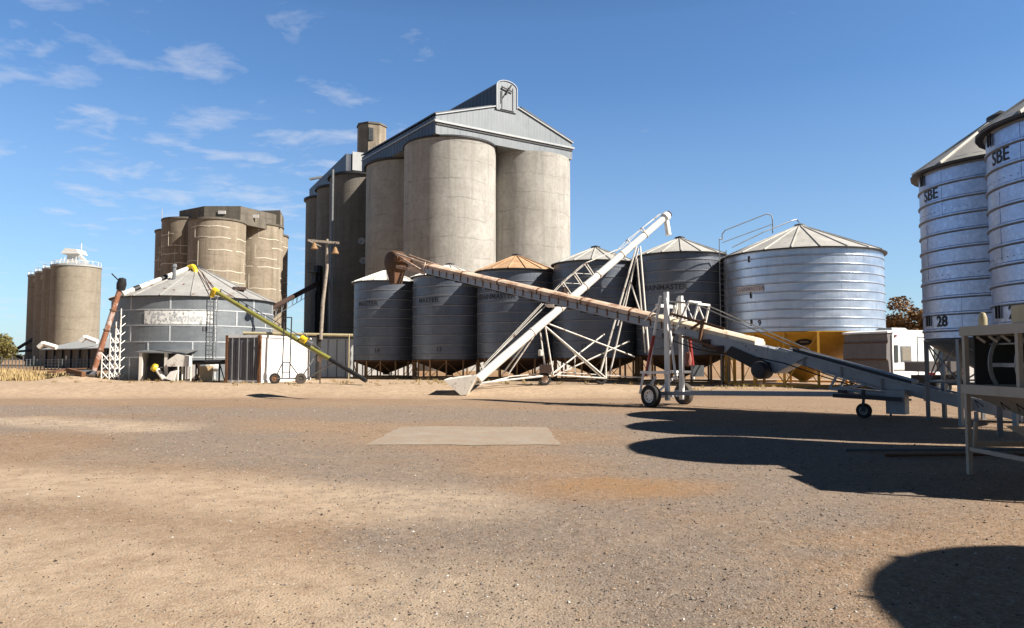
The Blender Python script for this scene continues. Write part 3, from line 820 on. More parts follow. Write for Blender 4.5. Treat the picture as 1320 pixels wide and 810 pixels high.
# ------------------------------------------------------------------ big concrete elevator
FR = Vector((0.83, 0.56, 0)).normalized(); SI = Vector((-0.56, 0.83, 0)).normalized(); UP = Vector((0, 0, 1))
el = thing('grain_elevator', (-4.5, 103, 0), 'huge pale concrete grain elevator with grey clad gallery and rounded ridge tower', 'grain elevator')
A_ = Vector((-8.0, 95, 0)); B_ = A_ + FR * 12.2; C_ = A_ + SI * 12.2; D_ = B_ + SI * 12.2
for c in (A_, B_, C_, D_):
    m = MB(); m.lathe([(5.9, 0), (5.9, 28.72)], c, n=96); m.build('concrete_bin', 'pale_concrete', el)
m = MB(); m.obox((A_ + B_ + C_ + D_) / 4 + UP * 14.2, FR, SI, UP, 4.2, 4.2, 14.2); m.build('star_bin', 'pale_concrete', el, smooth=False)
O_ = A_ - SI * 4.7 - FR * 4.6      # front left corner of the gallery
def eh(f, s, z): return O_ + FR * f + SI * s + UP * z
W_ = 21.0; D2 = 22.6
w = MB(); w.prism([eh(0, 0, 28.7), eh(W_, 0, 28.7), eh(W_, 0, 30.95), eh(W_ * .5 + 2.0, 0, 34.2), eh(W_ * .5 - 2.6, 0, 33.5), eh(0, 0, 31.0)], SI * D2)
gal = w.build('gallery_wall', 'steel_cladding', el, smooth=False)
# lower flashing strips, eaves
fl = MB()
fl.obox(eh(W_ / 2, -0.12, 30.25), FR, SI, UP, W_ / 2 + .25, 0.12, 0.12)
fl.bar(eh(-.1, -.12, 31.05), eh(W_ * .5 - 2.0, -.12, 33.7), .12, .14); fl.bar(eh(W_ + .1, -.12, 31.0), eh(W_ * .5 + 1.4, -.12, 34.2), .12, .14)
fl.obox(eh(-.12, D2 / 2, 30.4), SI, FR, UP, D2 / 2, 0.1, 0.09)
fl.build('flashing', 'white_flashing', gal, smooth=False)
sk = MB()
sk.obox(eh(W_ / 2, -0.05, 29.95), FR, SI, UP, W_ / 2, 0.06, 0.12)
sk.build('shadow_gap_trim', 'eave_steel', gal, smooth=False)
# dark sheet just proud of the left wall, shade put into its colour
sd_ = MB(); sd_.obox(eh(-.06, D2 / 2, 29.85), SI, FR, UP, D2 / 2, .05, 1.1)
sd_.build('side_shade_sheet', 'slate_shade_cladding', el, smooth=False)
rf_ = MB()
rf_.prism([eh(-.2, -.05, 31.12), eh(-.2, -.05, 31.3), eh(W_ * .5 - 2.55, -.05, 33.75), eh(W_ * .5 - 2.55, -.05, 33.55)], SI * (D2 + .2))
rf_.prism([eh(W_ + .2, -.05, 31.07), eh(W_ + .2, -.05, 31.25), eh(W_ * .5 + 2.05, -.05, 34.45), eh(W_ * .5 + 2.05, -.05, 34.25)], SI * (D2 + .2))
rf_.build('roof', 'slate_shade_cladding', el, smooth=False)
# soffit plates dipping between the bins
so = MB()
for f in (4.6 + 6.1 - 6.1, 4.6 + 12.2):
    so.prism([eh(f - 4.6 + .4, .1, 28.7), eh(f + 4.4, .1, 28.7), eh(f, .1, 28.0)], SI * .3)
# ridge gallery with rounded top
rg = MB(); f0, f1 = W_ * .5 - 1.85, W_ * .5 + 1.2; prof = [eh(f0, -.15, 33.3), eh(f1, -.15, 33.3)]
fm = (f0 + f1) / 2; hw = (f1 - f0) / 2
for i in range(13):
    a = PI * i / 12; prof.append(eh(fm + hw * math.cos(a), -.15, 36.45 + .8 * math.sin(a)))
rg.prism(prof, SI * 37.5)
tw = rg.build('ridge_gallery', 'steel_cladding', el, smooth=False)
sdk = MB(); sdk.obox(eh(f0 - .04, 18.6, 34.9), SI, FR, UP, 18.7, .04, 1.6); sdk.build('gallery_side_shade', 'slate_shade_cladding', tw, smooth=False)  # dark sheet painting shade on the ridge gallery's left side
tr = MB()
pp = [eh(f1 + .05, -.22, 33.9)] + [eh(fm + (hw + .06) * math.cos(PI * i / 12), -.22, 36.45 + .86 * math.sin(PI * i / 12)) for i in range(13)] + [eh(f0 - .05, -.22, 33.4)]
for p, q in zip(pp[:-1], pp[1:]): tr.bar(p, q, .09, .09, up=SI)
tr.build('gallery_trim', 'white_flashing', tw, smooth=False)
br = MB()
br.bar(eh(fm - .85, -.35, 36.3), eh(fm + .8, -.35, 35.95), .12, .14, up=SI); br.bar(eh(fm - .4, -.5, 35.3), eh(fm + .45, -.5, 36.7), .14, .3, up=SI)
br.bar(eh(fm - .85, -.3, 35.9), eh(fm - .85, -.3, 34.3), .08, .08, up=SI)
br.build('hoist_bracket', 'black_steel', tw, smooth=False)
dt = MB()
dt.bar(eh(fm - .75, -.2, 36.5), eh(fm - .75, -.2, 33.6), .06, .05, up=SI); dt.bar(eh(fm + .9, -.2, 36.5), eh(fm + .9, -.2, 33.6), .06, .05, up=SI); dt.bar(eh(fm - 1., -.2, 33.45), eh(fm + 1.1, -.2, 33.45), .07, .08, up=SI)
dt.build('hatch_trim', 'eave_steel', tw, smooth=False)
dp = MB(); dp.tube(eh(W_ + .1, 1.2, 30.5), eh(W_ + .1, 1.2, 0), .18); dp.build('downpipe', 'galvanised_steel', el)
# curved eave lips where the roof follows the rear bins
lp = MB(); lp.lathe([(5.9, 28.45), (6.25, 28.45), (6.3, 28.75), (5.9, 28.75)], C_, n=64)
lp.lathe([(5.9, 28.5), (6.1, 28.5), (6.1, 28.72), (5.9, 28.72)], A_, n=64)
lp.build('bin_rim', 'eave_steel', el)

# annex bins, their concrete darkened to stand for shade
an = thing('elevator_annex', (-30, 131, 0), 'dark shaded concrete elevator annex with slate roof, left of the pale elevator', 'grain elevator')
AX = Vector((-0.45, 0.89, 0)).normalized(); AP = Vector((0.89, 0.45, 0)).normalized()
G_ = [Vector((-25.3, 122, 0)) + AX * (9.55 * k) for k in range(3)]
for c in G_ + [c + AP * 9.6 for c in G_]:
    m = MB(); m.lathe([(4.8, 0), (4.8, 31.3)], c, n=72); m.build('concrete_bin', 'shaded_concrete', an)
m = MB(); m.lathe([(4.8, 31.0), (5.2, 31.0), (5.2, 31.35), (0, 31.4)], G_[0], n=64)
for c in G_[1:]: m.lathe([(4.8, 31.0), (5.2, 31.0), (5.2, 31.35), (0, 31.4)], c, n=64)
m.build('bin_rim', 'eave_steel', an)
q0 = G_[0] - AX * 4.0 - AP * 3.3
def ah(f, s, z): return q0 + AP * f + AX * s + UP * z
m = MB(); m.prism([ah(0, 0, 31.42), ah(9, 0, 31.42), ah(9, 0, 34.6), ah(0, 0, 34.2)], AX * 28); m.build('roof_house', 'slate_shade_cladding', an, smooth=False)
m = MB(); m.obox(ah(3.4, -.1, 33.1), AP, AX, UP, 2.4, .12, 1.5); m.build('end_panel', 'pale_cladding', an, smooth=False)
m = MB(); m.tube(ah(-2.2, -.6, 31.2), ah(-2.2, -.6, 0), .2); m.build('downpipe', 'galvanised_steel', an)
m = MB(); m.bar(ah(-1.2, 22, 34.7), ah(1.2, 20.5, 35.1), .5, .35); m.build('roof_vent', 'pale_cladding', an, smooth=False)
# octagonal concrete lift tower
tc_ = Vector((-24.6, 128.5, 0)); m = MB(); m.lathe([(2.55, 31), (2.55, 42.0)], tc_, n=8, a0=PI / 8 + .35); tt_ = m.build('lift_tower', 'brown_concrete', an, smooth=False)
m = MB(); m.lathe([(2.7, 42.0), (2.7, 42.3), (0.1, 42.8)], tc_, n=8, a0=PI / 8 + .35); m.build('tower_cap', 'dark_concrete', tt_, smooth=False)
m = MB(); p = at(478, 173, 126.05); m.obox(p, FR, SI, UP, .42, .12, 1.1); m.build('window', 'dark_glass', tt_, smooth=False)
# round ports and landings on the dark side
for (px, py) in ((466, 311), (468, 336)):
    m = MB(); p = at(px, py, 117.2); m.lathe([(.1, 0), (.62, .05), (.62, .3)], p, n=16, axis=(-.1, -1, 0)); m.build('port_cover', 'pale_cladding', an)
dk = MB(); dk.box(-33.25, -32.2, 124.3, 126, 0, 17.2); dk.build('elevator_leg', 'conveyor_dark', an, smooth=False)
bk = MB(); c0 = at(403.5, 351, 123.5)
bk.box(c0.x - .85, c0.x + .85, 122.6, 124.2, c0.z - .1, c0.z)
bk.box(c0.x - .3, c0.x + .3, 123.9, 125.5, 0, c0.z - .1)
for k in range(9):
    bk.tube((c0.x - .85 + k * .2125, 122.65, c0.z), (c0.x - .85 + k * .2125, 122.65, c0.z + 1.35), .035, n=4)
for z in (.5, .95, 1.35): bk.tube((c0.x - .85, 122.65, c0.z + z), (c0.x + .85, 122.65, c0.z + z), .04, n=4)
bk.build('landing', 'galvanised_steel', an, smooth=False)
# brown conveyor pipe running to the annex
pa_, pb_ = at(338, 404, 78), at(411, 365, 122)
ty = thing('inclined_conveyor_pipe', (pa_.x, pa_.y, 0), 'dark brown inclined conveyor pipe between the round tank and the dark annex', 'conveyor')
m = MB(); m.tube(pa_, pb_, .27, .42); m.build('casing', 'dark_rust', ty)
m = MB()
o_ = Vector((0, 0, -1.1)); m.tube(pa_ + o_, pb_ + o_, .04, n=5)
for k in range(1, 12):
    q = pa_.lerp(pb_, k / 12); m.tube(q, q + o_, .035, n=4); q2 = pa_.lerp(pb_, (k + .5) / 12); m.tube(q + o_, q2, .03, n=4)
m.build('truss', 'galvanised_steel', ty, smooth=False)
m = MB(); m.tube(pa_ + Vector((0, 0, 0)), Vector((pa_.x, pa_.y, 0)), .15); m.build('support', 'dark_rust', ty)

# ------------------------------------------------------------------ old brown silo cluster
oc = thing('silo_cluster', (-37, 95, 0), 'cluster of old brown concrete silos with white patched cracks behind the round tank', 'silo')
RK = 3.28
Ks = [((-35.9, 90), 18.1), ((-41.2, 94.5), 19.0), ((-33.2, 96.5), 18.75), ((-44.9, 100.5), 18.6), ((-34.5, 103), 18.6), ((-39, 101), 18.6)]
for i, ((x, y), h) in enumerate(Ks):
    R = RK if i not in (2, 4) else 3.15
    m = MB(); m.lathe([(R, 0), (R, h)], (x, y, 0), n=72); bn = m.build('concrete_bin', 'brown_concrete', oc)
    m = MB(); m.lathe([(R - .1, h - .14), (R + .12, h - .14), (R + .12, h + .08), (0, h + .10)], (x, y, 0), n=64); m.build('rim', 'dark_concrete', bn)
    if i < 5:
        sl_ = MB(); r2 = random.Random(i * 7 + 3)
        for lvl in range(13):
            z = 1.6 + lvl * 1.28 + r2.uniform(-.2, .2)
            a = -PI + r2.random() * .8
            while a < 0.2:
                ln_ = r2.uniform(.5, 1.5)
                if r2.random() < .72:
                    nseg = 10
                    for q in range(nseg):
                        aa, ab = a + ln_ * q / nseg, a + ln_ * (q + 1) / nseg
                        za_ = z + .05 * math.sin(aa * 9 + lvl); zb_ = z + .05 * math.sin(ab * 9 + lvl)
                        sl_.bar((x + (R + .015) * math.cos(aa), y + (R + .015) * math.sin(aa), za_), (x + (R + .015) * math.cos(ab), y + (R + .015) * math.sin(ab), zb_), .03, .10)
                    if r2.random() < .75:
                        sl_.bar((x + (R + .015) * math.cos(a), y + (R + .015) * math.sin(a), z), (x + (R + .015) * math.cos(a), y + (R + .015) * math.sin(a), z + 1.75 * (1 if r2.random() < .7 else 2)), .07, .03)
                a += ln_ + r2.uniform(0.0, .3)
        sl_.build('sealant_lines', 'sealant', bn, smooth=False)
hd = MB()
zt0 = 19.15
pl = [at(231, 281, 93), at(263, 281, 90), at(310, 281, 90), at(356, 281, 95.5), at(356, 281, 103), at(240, 281, 104)]
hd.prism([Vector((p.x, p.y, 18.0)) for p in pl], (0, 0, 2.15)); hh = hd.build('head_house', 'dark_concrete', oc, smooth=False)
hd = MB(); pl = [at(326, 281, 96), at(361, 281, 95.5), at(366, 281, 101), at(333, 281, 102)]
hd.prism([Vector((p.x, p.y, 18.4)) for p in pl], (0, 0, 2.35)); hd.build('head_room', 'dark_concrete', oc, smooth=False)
for (px, py, yy) in ((286, 274, 89.93), (329, 279, 91.9)):
    m = MB(); p = at(px, py, yy); m.box(p.x - .45, p.x + .45, p.y - .06, p.y + .06, p.z - .2, p.z + .2); m.build('window', 'sign_panel', hh, smooth=False)

# ------------------------------------------------------------------ distant silos far left
fs_ = thing('distant_silo_block', (-95, 158, 0), 'distant row of tan concrete silos with a white canopy on top at the far left', 'silo')
for k in range(4):
    x, y = -88.2 - 5.4 * k, 150 + 6.0 * k
    m = MB(); m.lathe([(4.45, 0), (4.45, 19.9)], (x, y, 0), n=64); bn = m.build('concrete_bin', 'far_concrete', fs_)
    m = MB(); m.lathe([(4.3, 19.9), (4.6, 19.9), (4.6, 20.25), (4.3, 20.3), (2.2, 20.9 if k == 0 else 20.4), (0, 21.0 if k == 0 else 20.45)], (x, y, 0), n=32); m.build('rim', 'pale_cladding', bn)
m = MB()
for k in range(4):
    x, y = -88.2 - 5.4 * k, 150 + 6.0 * k
    for i in range(18):
        a = 2 * PI * i / 18; m.tube((x + 4.4 * math.cos(a), y + 4.4 * math.sin(a), 20.2), (x + 4.4 * math.cos(a), y + 4.4 * math.sin(a), 21.0), .05, n=4)
    for i in range(18):
        a = 2 * PI * i / 18; b_ = 2 * PI * (i + 1) / 18
        m.tube((x + 4.4 * math.cos(a), y + 4.4 * math.sin(a), 21.0), (x + 4.4 * math.cos(b_), y + 4.4 * math.sin(b_), 21.0), .05, n=4)
m.build('guard_rail', 'white_paint', fs_, smooth=False)
m = MB(); c0 = Vector((-89.0, 150.5, 0)); u_ = .8
def cv3(x, y, z): return c0 + Vector((x * u_, y * u_, 20.8 + (z - 21) * u_))
m.prism([cv3(-2.4, -2, 23.4), cv3(2.2, -2, 23.4), cv3(1.6, -2, 24.5), cv3(-1.2, -2, 24.8)], (0, 3.2, 0))
m.prism([cv3(-1.2, -1.2, 21), cv3(.3, -1.2, 21), cv3(.3, -1.2, 23.4), cv3(-1.2, -1.2, 23.4)], (0, 1.9, 0))
m.bar(cv3(1.5, -.8, 23.2), cv3(3.8, -1.0, 21.0), .6, .6); m.tube(cv3(1.7, 0, 24), cv3(1.7, 0, 26.2), .08)
for q_ in range(7): m.bar(cv3(-3.2 + q_ * .95, -2.4, 20.9), cv3(-2.8 + q_ * .95, -2.4, 21.7 + .4 * (q_ % 3)), .12, .12)
m.bar(cv3(-3.2, -2.4, 21.3), cv3(3.4, -2.4, 21.5), .1, .12)
m.build('canopy', 'white_paint', fs_, smooth=False)
m = MB(); m.tube((-104, 162, 6.0), (-110, 164, 3), .35); m.tube((-104, 162, 3.4), (-110, 163, 3), .25); m.tube((-110, 163, 3), (-103, 162, 0), .3); m.build('loading_arm', 'conveyor_dark', fs_)
# low shed in front of them
sh = thing('storage_shed', (-72, 122, 0), 'long low shed with pale roof and dark open bays below the distant silos', 'shed')
a0_, a1_ = at(58, 462, 128), at(150, 462, 112)
dv = (a1_ - a0_); dv.z = 0; dn = dv.normalized(); pn_ = Vector((-dn.y, dn.x, 0))
if pn_.y < 0: pn_ = -pn_
a0_.z = 0
def shp(s, t_, z): return a0_ + dn * s + pn_ * t_ + UP * z
LL = dv.length
m = MB(); m.prism([shp(0, .3, 0), shp(0, 12, 0), shp(0, 12, 4.2), shp(0, .3, 3.1)], dn * LL); m.build('wall', 'dark_concrete', sh, smooth=False)
m = MB(); m.prism([shp(-.4, -.5, 3.2), shp(-.4, 6, 4.9), shp(-.4, 12.4, 3.6), shp(-.4, 12.4, 3.45), shp(-.4, 6, 4.7), shp(-.4, -.5, 3.05)], dn * (LL + .8)); m.build('roof', 'pale_cladding', sh, smooth=False)
for k in range(9):
    m = MB(); m.obox(shp(LL * k / 8, .15, 1.5), dn, pn_, UP, .14, .12, 1.5); m.build('post', 'black_steel', sh, smooth=False)
for i, (px0, py0, px1, py1) in enumerate(((56, 443, 73, 448), (110, 435, 126, 441))):
    yy = 118; p, q = at(px0, py0, yy), at(px1, py1, yy)
    t_ = thing('loading_spout', (q.x, q.y, q.z), ('white loading spout angled over the left end of the low shed roof', 'white loading spout over the right end of the low shed roof')[i], 'spout', 'loading spouts over the low shed')
    m = MB(); m.tube(p, q, .38, n=8); m.build('pipe', 'white_paint', t_)
    m = MB(); m.tube(p, p + Vector((-.7, 0, -.6)), .42, n=8); m.build('nozzle', 'white_paint', t_)
# paddock fence
fn = thing('paddock_fence', (-60, 100, 0), 'wire and picket fence along the back of the dry paddock', 'fence')
for k in range(30):
    px = 2 + k * 4.6; yy = 106 - k * 0.5; p = at(px, 470, yy)
    m = MB(); z = gz(p.x, yy); m.box(p.x - .05, p.x + .05, yy - .05, yy + .05, z, z + (1.9 if k % 3 == 0 else 1.5)); m.build('post', 'galvanised_steel', fn, smooth=False)
m = MB(); pL, pR = at(-30, 470, 109), at(142, 470, 90.9)
for z in (.3, .7, 1.1, 1.4): m.tube((pL.x, pL.y, z), (pR.x, pR.y, z), .025, n=4)
m.build('wire', 'galvanised_steel', fn, smooth=False)

# ------------------------------------------------------------------ trees
def tree(name, label, x, y, h, rw, mat, group, seed, n=2600, leaf=0.3, trunk_h=0.25, flat=0.7):
    r = random.Random(seed); root = thing(name, (x, y, 0), label, 'tree', group)
    m = MB(); th = h * trunk_h
    m.tube((x, y, -.1), (x + .1, y, th), .22 * h / 7, .15 * h / 7, n=8)
    cl_ = []
    for k in range(13):
        a = r.random() * 6.28; rr = rw * math.sqrt(r.random()) * .78; zc = th + (h - th) * (0.22 + .62 * r.random() * (1 - .45 * (rr / rw) ** 2))
        c = Vector((x + rr * math.cos(a), y + rr * math.sin(a), zc)); cl_.append((c, rw * r.uniform(.26, .46)))
        m.tube((x + .1, y, th * .85), c, .09 * h / 7, .03, n=5)
    m.build('trunk', 'bark', root)
    f = MB()
    for k in range(n):
        c, R = cl_[r.randrange(len(cl_))]
        d = Vector((r.gauss(0, 1), r.gauss(0, 1), r.gauss(0, 1))).normalized() * (R * r.random() ** .38)
        d.z *= flat; p = c + d
        if p.z < .2: continue
        s_ = leaf * r.uniform(.5, 1.2)
        u = Vector((r.gauss(0, 1), r.gauss(0, 1), r.gauss(0, .6))).normalized(); v = u.orthogonal().normalized(); v.rotate(Matrix.Rotation(r.random() * 3, 3, u))
        f.add([p - u * s_, p + v * s_ * .5, p + u * s_, p - v * s_ * .5], [(0, 1, 2, 3)])
    f.build('crown', mat, root, smooth=False, fix=False)
tree('olive_tree', 'bushy olive green tree at the left edge behind the paddock fence', -78.5, 114, 5.4, 3.4, 'olive_leaves', None, 3, 5200, .22, .1, .9)
GT = 'trees behind the caravan'
p = at(1149, 405, 92)
tree('gum_tree', 'dark green tree left of the orange-brown trees behind the caravan', p.x, 92, 7.0, 3.4, 'dark_leaves', GT, 5, 4200, .22, .15)
p = at(1170, 405, 90)
tree('autumn_tree', 'orange-brown tree in the middle behind the caravan', p.x, 90, 8.4, 4.0, 'autumn_leaves', GT, 8, 5600, .22, .15)
p = at(1192, 405, 88)
tree('autumn_tree', 'tallest orange-brown tree beside the legs of silo 28', p.x, 88, 10.6, 4.4, 'autumn_leaves', GT, 11, 6200, .22, .15)
p = at(1225, 405, 90)
tree('autumn_tree', 'orange-brown tree hidden mostly behind silo 28', p.x, 90, 9.0, 4.0, 'autumn_leaves', GT, 12, 5200, .24, .15)
# far tree belt on the horizon
fb = MB()
for k in range(5200):
    x = rnd.uniform(-900, 900); hgt_ = 5 + 4 * mnoise.noise(Vector((x * .02, 0, 0))); z = rnd.random() * hgt_; y = 900 + rnd.uniform(-15, 15)
    s_ = rnd.uniform(1.0, 2.6)
    fb.add([(x - s_, y, z - s_ * .7), (x + s_, y + rnd.uniform(-1, 1), z - s_ * .6), (x + s_ * .6, y, z + s_ * .8), (x - s_ * .7, y + 1, z + s_ * .7)], [(0, 1, 2, 3)])
tag(fb.build('distant_woodland', 'dark_leaves', smooth=False, fix=False), 'thin belt of distant trees on the horizon', 'trees', kind='stuff')

# ------------------------------------------------------------------ round tank 15
tx, ty_, TR = -21.3, 50.0, 5.0
tg = 0.2
tk = thing('round_tank', (tx, ty_, tg), 'broad round steel storage tank numbered 15 with shallow cone roof at the left', 'tank')
m = MB(); m.lathe([(TR, tg - .1), (TR, 5.42)], (tx, ty_, 0), n=96); m.build('wall', 'tank_panel_steel', tk)
# pale riveted seams: four courses, staggered verticals
m = MB(); th0 = -math.atan2(tx, ty_)
for z in (1.6, 2.55, 3.55, 4.5):
    m.lathe([(TR, z - .035), (TR + .02, z - .035), (TR + .02, z + .035), (TR, z + .035)], (tx, ty_, 0), n=96)
for k, (z0, z1) in enumerate(((.2, 1.6), (1.6, 2.55), (2.55, 3.55), (3.55, 4.5), (4.5, 5.4))):
    for i in range(12):
        a = 2 * PI * (i + .5 * (k % 2)) / 12 + .12
        p = Vector((tx + (TR + .008) * math.cos(a), ty_ + (TR + .008) * math.sin(a), (z0 + z1) / 2))
        m.obox(p, Vector((-math.sin(a), math.cos(a), 0)), Vector((math.cos(a), math.sin(a), 0)), UP, .045, .014, (z1 - z0) / 2 - .04)
m.build('seam', 'banner_grey', tk, smooth=False)
rf = cone_roof(tk, (tx, ty_, 0), TR, 5.42, 7.75, 'tank_roof', nrib=18, over=.14, cap_r=.4)
m = MB(); vs = []; n_ = 18
for i in range(n_ + 1):
    a = th0 - 0.60 + .80 * i / n_
    for z in (3.62, 4.42): vs.append((tx + (TR + .03) * math.sin(a), ty_ - (TR + .03) * math.cos(a), z))
m.add(vs, [(2 * i, 2 * i + 2, 2 * i + 3, 2 * i + 1) for i in range(n_)]); bnr = m.build('sign', 'banner_white', tk, smooth=False, fix=False)
cyl_text(bnr, 'F.C. Cement', (tx, ty_), TR + .03, 4.0, .66, th0 - .215, 'banner_grey', wide=.9, bold=.015, shear=.3, off=.012)
cyl_text(tk, '15', (tx, ty_), TR, 3.32, .36, th0 + .11, 'lettering_black', name='number', bold=.012, off=.02)
m = MB(); a = th0 + .20
base = Vector((tx + (TR + .22) * math.sin(a), ty_ - (TR + .22) * math.cos(a), 0)); tv = Vector((math.cos(a), math.sin(a), 0)); nv = Vector((math.sin(a), -math.cos(a), 0))
for s_ in (-.2, .2): m.tube(base + tv * s_ + UP * 1.1, base + tv * s_ + UP * 5.6, .028, n=5)
for k in range(17): m.tube(base - tv * .2 + UP * (1.2 + .27 * k), base + tv * .2 + UP * (1.2 + .27 * k), .018, n=4)
m.build('ladder', 'galvanised_steel', tk, smooth=False)
# roof ladder rails + hatch
m = MB(); k_ = (7.75 - 5.42) / TR
for s_ in (-.12, .12):
    m.tube(base - nv * .1 + tv * s_ + UP * 5.6, Vector((tx, ty_, 7.6)) + nv * .3 + tv * s_, .03, n=5)
m.build('roof_ladder', 'rust', rf, smooth=False)
m = MB(); p = Vector((tx, ty_, 0)) + Vector((math.sin(th0 + .75), -math.cos(th0 + .75), 0)) * 3.8; m.obox(p + UP * (5.42 + (TR - 3.8) * k_ + .1), tv, nv, UP, .38, .3, .1); m.build('hatch', 'dark_rust', rf, smooth=False)
m = MB(); p = Vector((tx + .2, ty_ - 2.4, 0)); m.tube((p.x - .6, p.y, 6.4), (p.x - .6, p.y, 7.4), .12); m.tube((p.x - .6, p.y, 7.4), (p.x - .6, p.y, 7.6), .17, .14); m.build('vent_pipe', 'galvanised_steel', rf)
# lean-to porch on the tank
lt = thing('lean_to', (-20.7, 44.6, .2), 'small open lean-to with white posts against the front of the round tank', 'shelter')
m = MB(); yF = 44.0
xa, xb = at(178, 470, yF).x, at(241, 470, yF).x; zt_ = at(200, 452, yF).z
m.hexa([(xa - .15, yF - .1, zt_ - .12), (xb, yF - .1, zt_ - .2), (xb, 45.6, zt_ + .05), (xa - .15, 45.9, zt_ + .05), (xa - .15, yF - .1, zt_ - .06), (xb, yF - .1, zt_ - .14), (xb, 45.6, zt_ + .11), (xa - .15, 45.9, zt_ + .11)]); m.build('roof', 'galvanised_steel', lt, smooth=False)
for px in (181, 213.5): 
    m = MB(); x = at(px, 470, yF).x; m.box(x - .09, x + .09, yF, yF + .14, .1, zt_ - .14); m.build('post', 'aged_white_paint', lt, smooth=False)
m = MB(); m.box(xa + .25, xb - .7, 44.75, 44.95, .1, zt_ - .2); m.build('back_panel', 'black_steel', lt, smooth=False)
m = MB(); m.prism([(xa - .02, yF + .15, .1), (xa - .02, yF + 1.4, .1), (xa - .02, yF + 1.4, zt_ - .1), (xa - .02, yF + .15, zt_ - .18)], (.05, 0, 0)); m.build('side_panel', 'aged_white_paint', lt, smooth=False)
# small auger with yellow motor in the porch
sa = thing('small_auger', at(208, 489, 43.9), 'short grey auger with a yellow motor guard lying in the lean-to', 'auger')
m = MB(); m.tube(at(213, 491, 43.7), at(203, 477, 43.9), .14); m.build('tube', 'aged_white_paint', sa)
m = MB(); m.lathe([(.05, 0), (.24, .02), (.2, .22), (.05, .26)], at(201, 475, 43.9), n=14, axis=(-.5, -.6, .4)); m.build('motor_guard', 'bright_yellow', sa)
m = MB(); m.tube(at(201, 475, 43.9), at(211, 474, 44.1), .06); m.tube(at(203, 476, 43.9), Vector((at(203, 476, 43.9).x, 43.9, .15)), .04); m.build('stand', 'black_steel', sa)
# white grader hopper on legs
gh = thing('seed_hopper', at(233, 490, 43.6), 'small white hopper box on legs at the right of the lean-to', 'hopper')
pc0 = at(232, 466, 43.5)
m = MB(); m.prism([pc0 + Vector((-.75, 0, -.3)), pc0 + Vector((-.75, 0, .05)), pc0 + Vector((-.2, 0, .42)), pc0 + Vector((.45, 0, .3)), pc0 + Vector((.45, 0, -.3))], (0, .6, 0)); m.build('bin', 'aged_white_paint', gh, smooth=False)
for dx, dy in ((-.1, 0), (.4, 0), (.4, .55), (-.1, .55)):
    m = MB(); m.tube(pc0 + Vector((dx, dy, -.3)), Vector((pc0.x + dx, pc0.y + dy, .18)), .05, n=5); m.build('leg', 'aged_white_paint', gh)
m = MB(); m.hexa([pc0 + Vector(v) for v in ((-.8, -.1, -1.0), (-.3, -.1, -1.15), (-.3, .3, -1.15), (-.8, .3, -1.0), (-.5, -.1, -.6), (-.1, -.1, -.5), (-.1, .3, -.5), (-.5, .3, -.6))]); m.build('chute', 'white_paint', gh, smooth=False)
# black beam trestle, plywood board, white drum
bt = thing('pipe_trestle', at(272, 490, 43.4), 'black pipe carried on thin black legs beside the grey container', 'pipe')
m = MB(); m.tube(at(249, 467.5, 43.4), at(300, 466.5, 43.2), .13); m.build('pipe', 'black_steel', bt)
for px in (253, 283):
    m = MB(); p = at(px, 468, 43.35); m.tube(p, (p.x, p.y, .15), .05, n=5); m.tube(p, (p.x + .35, p.y, .15), .035, n=5); m.build('leg', 'black_steel', bt)
bd = MB(); p = at(264, 491.5, 42.9); m_ = [p + Vector(v) for v in ((-.36, 0, 0), (.42, 0, 0), (.42, .04, 0), (-.36, .04, 0), (-.42, .25, .86), (.36, .25, .86), (.36, .29, .86), (-.42, .29, .86))]
tag(bd.hexa(m_).build('plywood_board', 'plywood', smooth=False), 'sheet of orange plywood leaning below the black pipe', 'board')
bu = thing('white_drum', at(278, 473, 43.9), 'round white drum mounted on the tank wall near the container', 'drum')
m = MB(); p = at(278, 473, 44.9); m.lathe([(0, 0), (.28, 0), (.3, .05), (.3, .8), (0, .85)], p, n=20, axis=(0, -1, .1)); m.build('shell', 'white_paint', bu)
wf = thing('inspection_hatch', at(247, 482, 44.6), 'brown framed square inspection door low on the round tank', 'hatch')
p = at(247.5, 478.5, 44.75)
m = MB(); m.box(p.x - .48, p.x + .48, p.y - .1, p.y, p.z - .6, p.z + .6); m.build('frame', 'dark_rust', wf, smooth=False)
m = MB(); m.box(p.x - .36, p.x + .36, p.y - .13, p.y - .06, p.z - .48, p.z + .48); m.build('door', 'sign_panel', wf, smooth=False)

# auger with scaffold at the left of the tank
ra = thing('rusty_auger', at(122, 484, 44.2), 'rusty leaning auger tube with black head at the left end of the round tank', 'auger')
a_, b_ = at(121, 478, 44.2), at(154, 375, 44.8)
m = MB(); m.tube(a_, b_, .16, .15, 12); m.build('tube', 'flaking_rust', ra)
m = MB(); 
for k in (.25, .5, .75): q = a_.lerp(b_, k); d = (b_ - a_).normalized(); m.tube(q - d * .04, q + d * .04, .2, n=12)
split_build(m, 'clamp', 'rust', ra, True)
m = MB(); m.lathe([(.05, -.3), (.24, -.25), (.28, .1), (.2, .45), (.04, .5)], b_ + Vector((.1, 0, .3)), n=14, axis=(.25, -.2, 1)); m.build('head', 'black_steel', ra)
m = MB(); m.tube(at(157, 366, 44.7), at(144, 353, 44.7), .04, n=5); m.build('lever', 'black_steel', ra)
sc_ = thing('lattice_scaffold', at(145, 490, 45), 'white lattice scaffold tower between the rusty auger and the round tank', 'scaffold')
m = MB(); xs_ = [at(px, 470, 45).x for px in (131, 141, 148, 154)]; ztops = [at(131, 445, 45).z, at(141, 430, 45).z, at(148, 415, 45).z, at(154.5, 398, 45).z]
for x, zt_ in zip(xs_, ztops):
    for yy in (45.0, 46.1): m.tube((x, yy, .15), (x, yy, zt_), .045, n=5)
